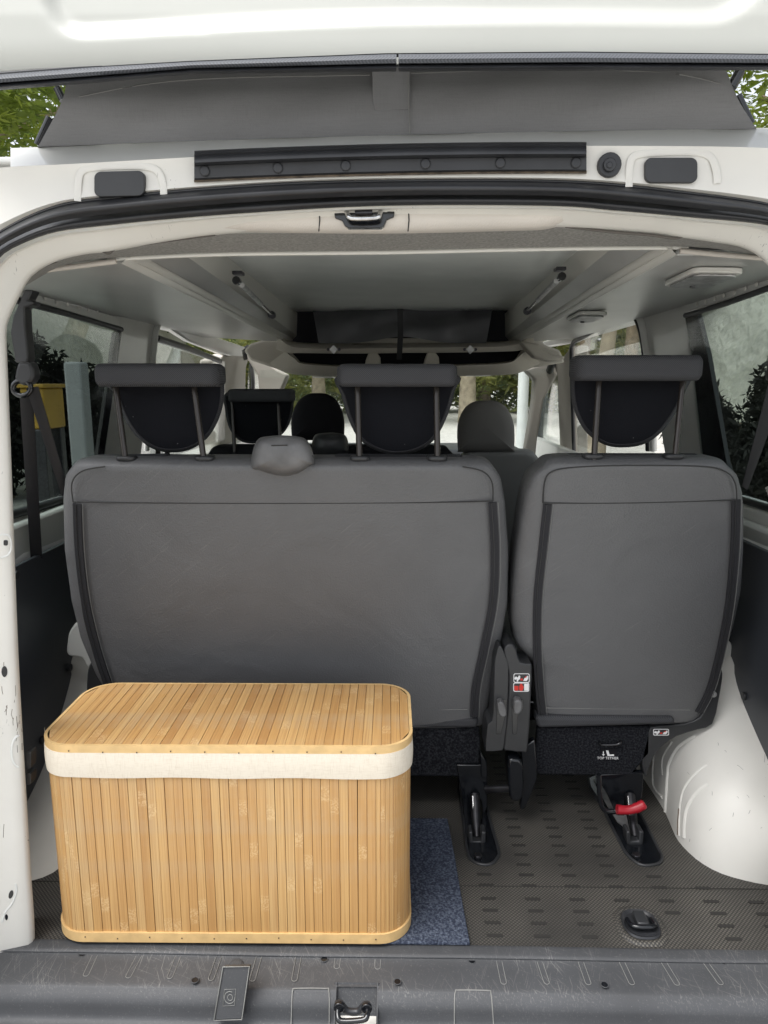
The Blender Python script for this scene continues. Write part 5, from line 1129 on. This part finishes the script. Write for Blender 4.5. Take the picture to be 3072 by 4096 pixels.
tube('grip', [PY(*p, 1.43) for p in cr([(2468, 3237), (2510, 3240), (2550, 3230), (2580, 3214)], 5)], [.0105] * 3 + [.0098] * 6 + [.0108] * 5 + [.010, .007], redm, rh, n=16)
# ---- middle row
mid = empty('middle_bench_seat', (-.2, 2.35, 0), 'black bench seat of the middle row with headrest, behind the rear bench', 'seat')
seatback(mid, [(840, 1802), (822, 1840), (815, 2000), (815, 2300)], [(1800, 1802), (1838, 1840), (1845, 2000), (1845, 2300)], 0, 0, .12, 2.25, 2.35, mat=felt_plain)
headrest(mid, (905, 1556, 1168, 1610), [(905, 1570), (900, 1640), (920, 1720), (970, 1768), (1050, 1772), (1120, 1745), (1160, 1690), (1175, 1610), (1165, 1570), (1040, 1560)], [((928, 1600), (938, 1808)), ((1112, 1600), (1122, 1808))], 2.22, 2.27)
dm = cr([(1248, 1800), (1256, 1745), (1290, 1732), (1350, 1732), (1385, 1745), (1395, 1790), (1392, 1815), (1340, 1838), (1290, 1835)], 4, True); C = (1322, 1785)
loft('belt_outlet_cover', [[PY(C[0] + (p[0] - C[0]) * s, C[1] + (p[1] - C[1]) * s, 2.2 + dy) for p in dm] for s, dy in ((1, .06), (.96, .01), (.8, -.02), (.4, -.03), (0, -.032))], plastic, mid, closed=True, smooth=80)
box('seat_cushion', (-.2, 2.75, .33), (.9, .45, .14), felt_plain, mid, .03); box('seat_frame', (-.2, 2.7, .13), (.8, .3, .24), gloss_black, mid, .01)
# ---- front seats
def front(x0, x1, ytop, hr, label, mat):
    f = empty('front_seat', (PY((x0 + x1) / 2, 1800, 3.2).x, 3.2, 0), label, 'seat', 'front seats')
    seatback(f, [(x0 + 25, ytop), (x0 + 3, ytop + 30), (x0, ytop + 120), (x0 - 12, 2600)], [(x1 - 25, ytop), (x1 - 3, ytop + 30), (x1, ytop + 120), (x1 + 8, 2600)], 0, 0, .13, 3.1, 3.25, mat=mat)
    hx0, hy0, hx1, hy1 = hr; out = cr([(hx0 + 2, hy1 - 10), (hx0, hy0 + 100), (hx0 + 25, hy0 + 35), (hx0 + 65, hy0 + 5), ((hx0 + hx1) / 2, hy0), (hx1 - 65, hy0 + 5), (hx1 - 25, hy0 + 35), (hx1, hy0 + 100), (hx1, hy1 - 12), (hx1 - 14, hy1), (hx0 + 16, hy1)], 4, True)
    C = ((hx0 + hx1) / 2, (hy0 + hy1) / 2); h = empty('headrest', PY(*C, 3.1)); h.parent = f; h.location = PY(*C, 3.1) - f.location
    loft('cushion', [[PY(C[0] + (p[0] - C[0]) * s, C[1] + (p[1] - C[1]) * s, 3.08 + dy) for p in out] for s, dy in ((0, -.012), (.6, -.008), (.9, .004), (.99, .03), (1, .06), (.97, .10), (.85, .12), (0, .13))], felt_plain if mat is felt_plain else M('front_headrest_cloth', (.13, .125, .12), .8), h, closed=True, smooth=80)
    for px in (C[0] - 52, C[0] + 52): tube('post', [PY(px, hy1 - 20, 3.14), PY(px, ytop + 12, 3.14)], .013, plastic, h)
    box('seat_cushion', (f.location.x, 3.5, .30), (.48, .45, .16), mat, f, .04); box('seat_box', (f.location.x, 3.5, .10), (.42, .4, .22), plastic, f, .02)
front(1120, 1420, 1800, (1166, 1572, 1376, 1760), 'black front seat on the left with tall rounded headrest', felt_plain)
front(1832, 2165, 1814, (1830, 1602, 2056, 1808), 'grey front seat on the right with rounded headrest against the windscreen', M('front_leather_lifted', (.17, .17, .165), .5))  # grey leather lightened in colour to offset the shade in the cab

# ================================================================== seat belts
bt = empty('seat_belt', PY(130, 1500, 1.33), 'black seat belt hanging from the rear left pillar in front of the quarter window', 'seat belt')
YB2 = 1.36
wide = lambda p, Y: PY(*p, Y)
sy('pillar_cover', [(96, 1158), (132, 1160), (112, 1200), (136, 1205), (134, 1218), (98, 1230), (100, 1300), (112, 1430), (108, 1452), (60, 1450), (40, 1330), (52, 1260), (80, 1200)], 1.40, .03, plastic, bt, bevel=.005)
sy('guide_cover', cr([(66, 1462), (76, 1450), (112, 1448), (126, 1462), (134, 1500), (124, 1528), (96, 1542), (62, 1528), (56, 1505)], 2, True), 1.34, .03, plastic, bt, bevel=.006)
tube('guide_ring', [PY(88 + 36 * math.cos(t), 1552 + 30 * math.sin(t), 1.345) for t in [2 * math.pi * i / 24 for i in range(25)]], .005, gloss_black, bt, n=8)
def belt(root, a, b, n=8, Y0=1.36, Y1=1.40):
    rows = []
    for i in range(n + 1):
        t = i / n; l = PY(a[0][0] + (b[0][0] - a[0][0]) * t, a[0][1] + (b[0][1] - a[0][1]) * t, Y0 + (Y1 - Y0) * t); r_ = PY(a[1][0] + (b[1][0] - a[1][0]) * t, a[1][1] + (b[1][1] - a[1][1]) * t, Y0 + (Y1 - Y0) * t + .004)
        rows.append([l, (l + r_) / 2 + Vector((0, -.002, 0)), r_, r_ + Vector((0, .0018, 0)), l + Vector((0, .0018, 0))])
    loft('webbing', rows, belt_m, root, closed=True, cap=True, smooth=40)
belt(bt, ((78, 1575), (130, 1575)), ((124, 2262), (169, 2250)), Y0=1.36, Y1=1.65)
belt(bt, ((104, 1552), (152, 1546)), ((248, 1985), (274, 1965)), Y0=1.35, Y1=1.46)
b2 = empty('seat_belt', PY(3040, 1700, 1.45), 'black seat belt slanting down at the right edge in front of the quarter window', 'seat belt')
belt(b2, ((3092, 1470), (3160, 1500)), ((2968, 1945), (2990, 1960)), Y0=1.38, Y1=1.48)
box('anchor', PY(3130, 1470, 1.38), (.05, .03, .05), plastic, b2, .006)
b3_ = empty('seat_belt', PY(640, 1800, 2.9), 'black middle row belt hanging beside the left side door window', 'seat belt')
belt(b3_, ((620, 1500), (640, 1500)), ((622, 1850), (642, 1850)), Y0=2.5, Y1=2.5); belt(b3_, ((650, 1500), (668, 1500)), ((660, 1850), (680, 1850)), Y0=2.52, Y1=2.52)

# ================================================================== carpet mat
mt = [PZ(1000, 3290, .004), PZ(1790, 3288, .004), PZ(1812, 3420, .004), PZ(1842, 3590, .004), PZ(1876, 3786, .004), PZ(1000, 3770, .004)]
mt = [Vector((-.25, 1.476, .004)), Vector((.118, 1.476, .004)), Vector((.124, 1.35, .004)), Vector((.128, 1.22, .004)), Vector((.133, 1.108, .004)), Vector((-.25, 1.106, .004))]
o = slab('carpet_mat', mt, .006, navy, None, axis=(0, 0, 1), bevel=.002, origin=(0, 1.29, 0)); tag(o, 'navy blue carpet mat on the load floor right of the basket', 'mat')

# ================================================================== bamboo basket
BH = .386
bk = empty('bamboo_basket', (-.297, 1.228, .011), 'rectangular bamboo slat basket with cream linen band, left on the load floor', 'basket')
rotb = R(.6)
def bw(x, y, z):  # basket local -> world
    c, s = math.cos(rotb), math.sin(rotb); return Vector((-.297 + x * c - y * s, 1.226 + x * s + y * c, .011 + z))
W_, D_, RC = .640, .245, .055
def rpath(w_, d_, r, z, n=8):
    return [bw(p[0], p[1], z) for p in rrect(-w_ / 2, -d_ / 2, w_ / 2, d_ / 2, r, n)]
# inner box (dark lining seen through joints)
slab('lining', rpath(W_ - .010, D_ - .010, RC - .004, .004), BH - .024, M('basket_joint', (.16, .09, .04), .9), bk, axis=(0, 0, 1), bevel=0)
# upright slats: walk around the perimeter
def perim(s, w_=W_, d_=D_, r=RC):
    """s along the perimeter starting at front left straight; returns x,y,normal angle"""
    segs = [('l', -w_ / 2 + r, -d_ / 2, 1, 0, w_ - 2 * r), ('a', w_ / 2 - r, -d_ / 2 + r, -90), ('l', w_ / 2, -d_ / 2 + r, 0, 1, d_ - 2 * r), ('a', w_ / 2 - r, d_ / 2 - r, 0), ('l', w_ / 2 - r, d_ / 2, -1, 0, w_ - 2 * r), ('a', -w_ / 2 + r, d_ / 2 - r, 90), ('l', -w_ / 2, d_ / 2 - r, 0, -1, d_ - 2 * r), ('a', -w_ / 2 + r, -d_ / 2 + r, 180)]
    for g_ in segs:
        L_s = g_[5] if g_[0] == 'l' else math.pi * r / 2
        if s <= L_s:
            if g_[0] == 'l': return g_[1] + g_[3] * s, g_[2] + g_[4] * s, math.atan2(-g_[3], g_[4])
            a = R(g_[3]) + s / r; return g_[1] + r * math.cos(a), g_[2] + r * math.sin(a), a
        s -= L_s
    return perim(0, w_, d_, r)
PER = 2 * (W_ - 2 * RC) + 2 * (D_ - 2 * RC) + 2 * math.pi * RC
ns_ = int(PER / .0158); sw = PER / ns_
def slat_mesh(wd, ln, th, axis='z'):
    c = .0005; pr = [(-wd / 2, 0), (-wd / 2, th - c), (-wd / 2 + c, th), (wd / 2 - c, th), (wd / 2, th - c), (wd / 2, 0)]
    V = []; 
    for z in (0, ln): V += [(p[0], -p[1], z) for p in pr]
    F_ = [(i, (i + 1) % 6, (i + 1) % 6 + 6, i + 6) for i in range(6)] + [(0, 1, 2, 3, 4, 5), (11, 10, 9, 8, 7, 6)]
    me = bpy.data.meshes.new('slat'); me.from_pydata(V, [], F_); me.materials.append(bam_z if axis == 'z' else bam_y); return me
sm = [slat_mesh(sw - .0004 - .0002 * k, .352, .0042, 'z') for k in range(3)]
smc = slat_mesh((sw - .0004) * .5, .352, .0042, 'z')
s = .004
while s < PER - .002:
    x, y, a = perim(s + sw / 2)
    corner = abs((math.degrees(a) / 90) - round(math.degrees(a) / 90)) > .01
    if corner:
        for q in (.25, .75):
            x, y, a = perim(min(PER - .001, s + sw * q)); o = bpy.data.objects.new('slat', smc); COL.objects.link(o); o.parent = bk
            p = bw(x, y, .006) - bk.location; n_ = Vector((math.cos(a), math.sin(a), 0)); o.location = p - n_ * .003; o.rotation_euler = (0, 0, a + math.pi / 2 + rotb)
    else:
        o = bpy.data.objects.new('slat', sm[rnd.randrange(3)]); COL.objects.link(o); o.parent = bk
        p = bw(x, y, .006) - bk.location; n_ = Vector((math.cos(a), math.sin(a), 0)); o.location = p - n_ * (.003 + rnd.uniform(-.0007, .0005)); o.rotation_euler = (0, rnd.uniform(-.0012, .0012), a + math.pi / 2 + rotb)
    s += sw
def ringband(name, w_, d_, r, z0, z1, th, mat, parent, wob=0, bulge=0, n=14, zr=6):
    """vertical band round the basket with thickness"""
    rows = []
    prof = [(0, z0)] + [(th + bulge * math.sin(math.pi * i / zr), z0 + (z1 - z0) * i / zr) for i in range(zr + 1)] + [(0, z1)]
    for off, z in prof:
        pts = rrect(-w_ / 2 - off, -d_ / 2 - off, w_ / 2 + off, d_ / 2 + off, r + off, n)
        # densify straight parts
        full = []
        for i, p in enumerate(pts):
            q = pts[(i + 1) % len(pts)]; k = 24 if math.hypot(q[0] - p[0], q[1] - p[1]) > .05 else 1
            for j in range(k): full.append((p[0] + (q[0] - p[0]) * j / k, p[1] + (q[1] - p[1]) * j / k))
        rows.append([bw(p[0], p[1], z + (wob * math.sin(p[0] * 31 + p[1] * 17) if z == z0 or off == prof[1][0] and z == prof[1][1] else 0)) for p in full])
    return loft(name, rows, mat, parent, closed=True, smooth=50)
ringband('bottom_rim', W_, D_, RC, .0, .019, .0048, bam_rim, bk)
ringband('linen_band', W_ + .002, D_ + .002, RC, .322, .368, .0035, linen, bk, wob=.0010, bulge=.0012)
lid = empty('lid', (0, 0, 0)); lid.parent = bk; lid.location = (0, 0, .368)
ringband('lid_rim', W_ - .002, D_ - .002, RC, .362, .3815, .0055, bam_rim, lid)
LW, LD = W_ - .002, D_ - .002
slab('lid_core', rpath(LW - .003, LD - .003, RC, .372), .006, M('basket_joint_lid', (.16, .09, .04), .9), lid, axis=(0, 0, 1), bevel=0)
nl = 39; lw = LW / nl
for i in range(nl):
    xa = -LW / 2 + i * lw + .0002; xb = xa + lw - .0004 - rnd.uniform(0, .0003)
    def yl(x):
        e = LW / 2 - abs(x)
        return LD / 2 if e >= RC else LD / 2 - RC + math.sqrt(max(0, RC ** 2 - (RC - e) ** 2))
    z0 = .378; dz = .0035 + rnd.uniform(-.0003, .0003); xm = (xa + xb) / 2; na, nb = yl(xa), yl(xb)
    og = bw(xm, 0, z0)
    b_ = [bw(xa, -na, z0), bw(xb, -nb, z0), bw(xb, nb, z0), bw(xa, na, z0)]
    slab('slat', b_, dz, bam_y, lid, axis=(0, 0, 1), bevel=.0004, seg=1, origin=og)
fn = None
for (zz, nn_, off) in ((.3715, 10, .0058), (.0095, 10, .0051)):
    for i in range(nn_):
        x = -W_ / 2 + .06 + i * (W_ - .12) / (nn_ - 1); p = bw(x, -D_ / 2 - off, zz + rnd.uniform(-.002, .002))
        if fn is None: fn = disc('nail', p, .0013, .0006, nailm, bk, n=8, bevel=0, origin=p)
        else: inst(fn, bk, p - bk.location)
# loose threads on the lid corner
for i in range(4): 
    p = bw(-W_ / 2 - .004, -D_ / 2 + .05 + i * .004, .37); tube('loose_thread', cr([p, p + Vector((-.003 - .002 * i, 0, .003)), p + Vector((-.002 - .002 * i, -.002, .008 + .001 * i))], 3), .00022, linen, bk, n=4)
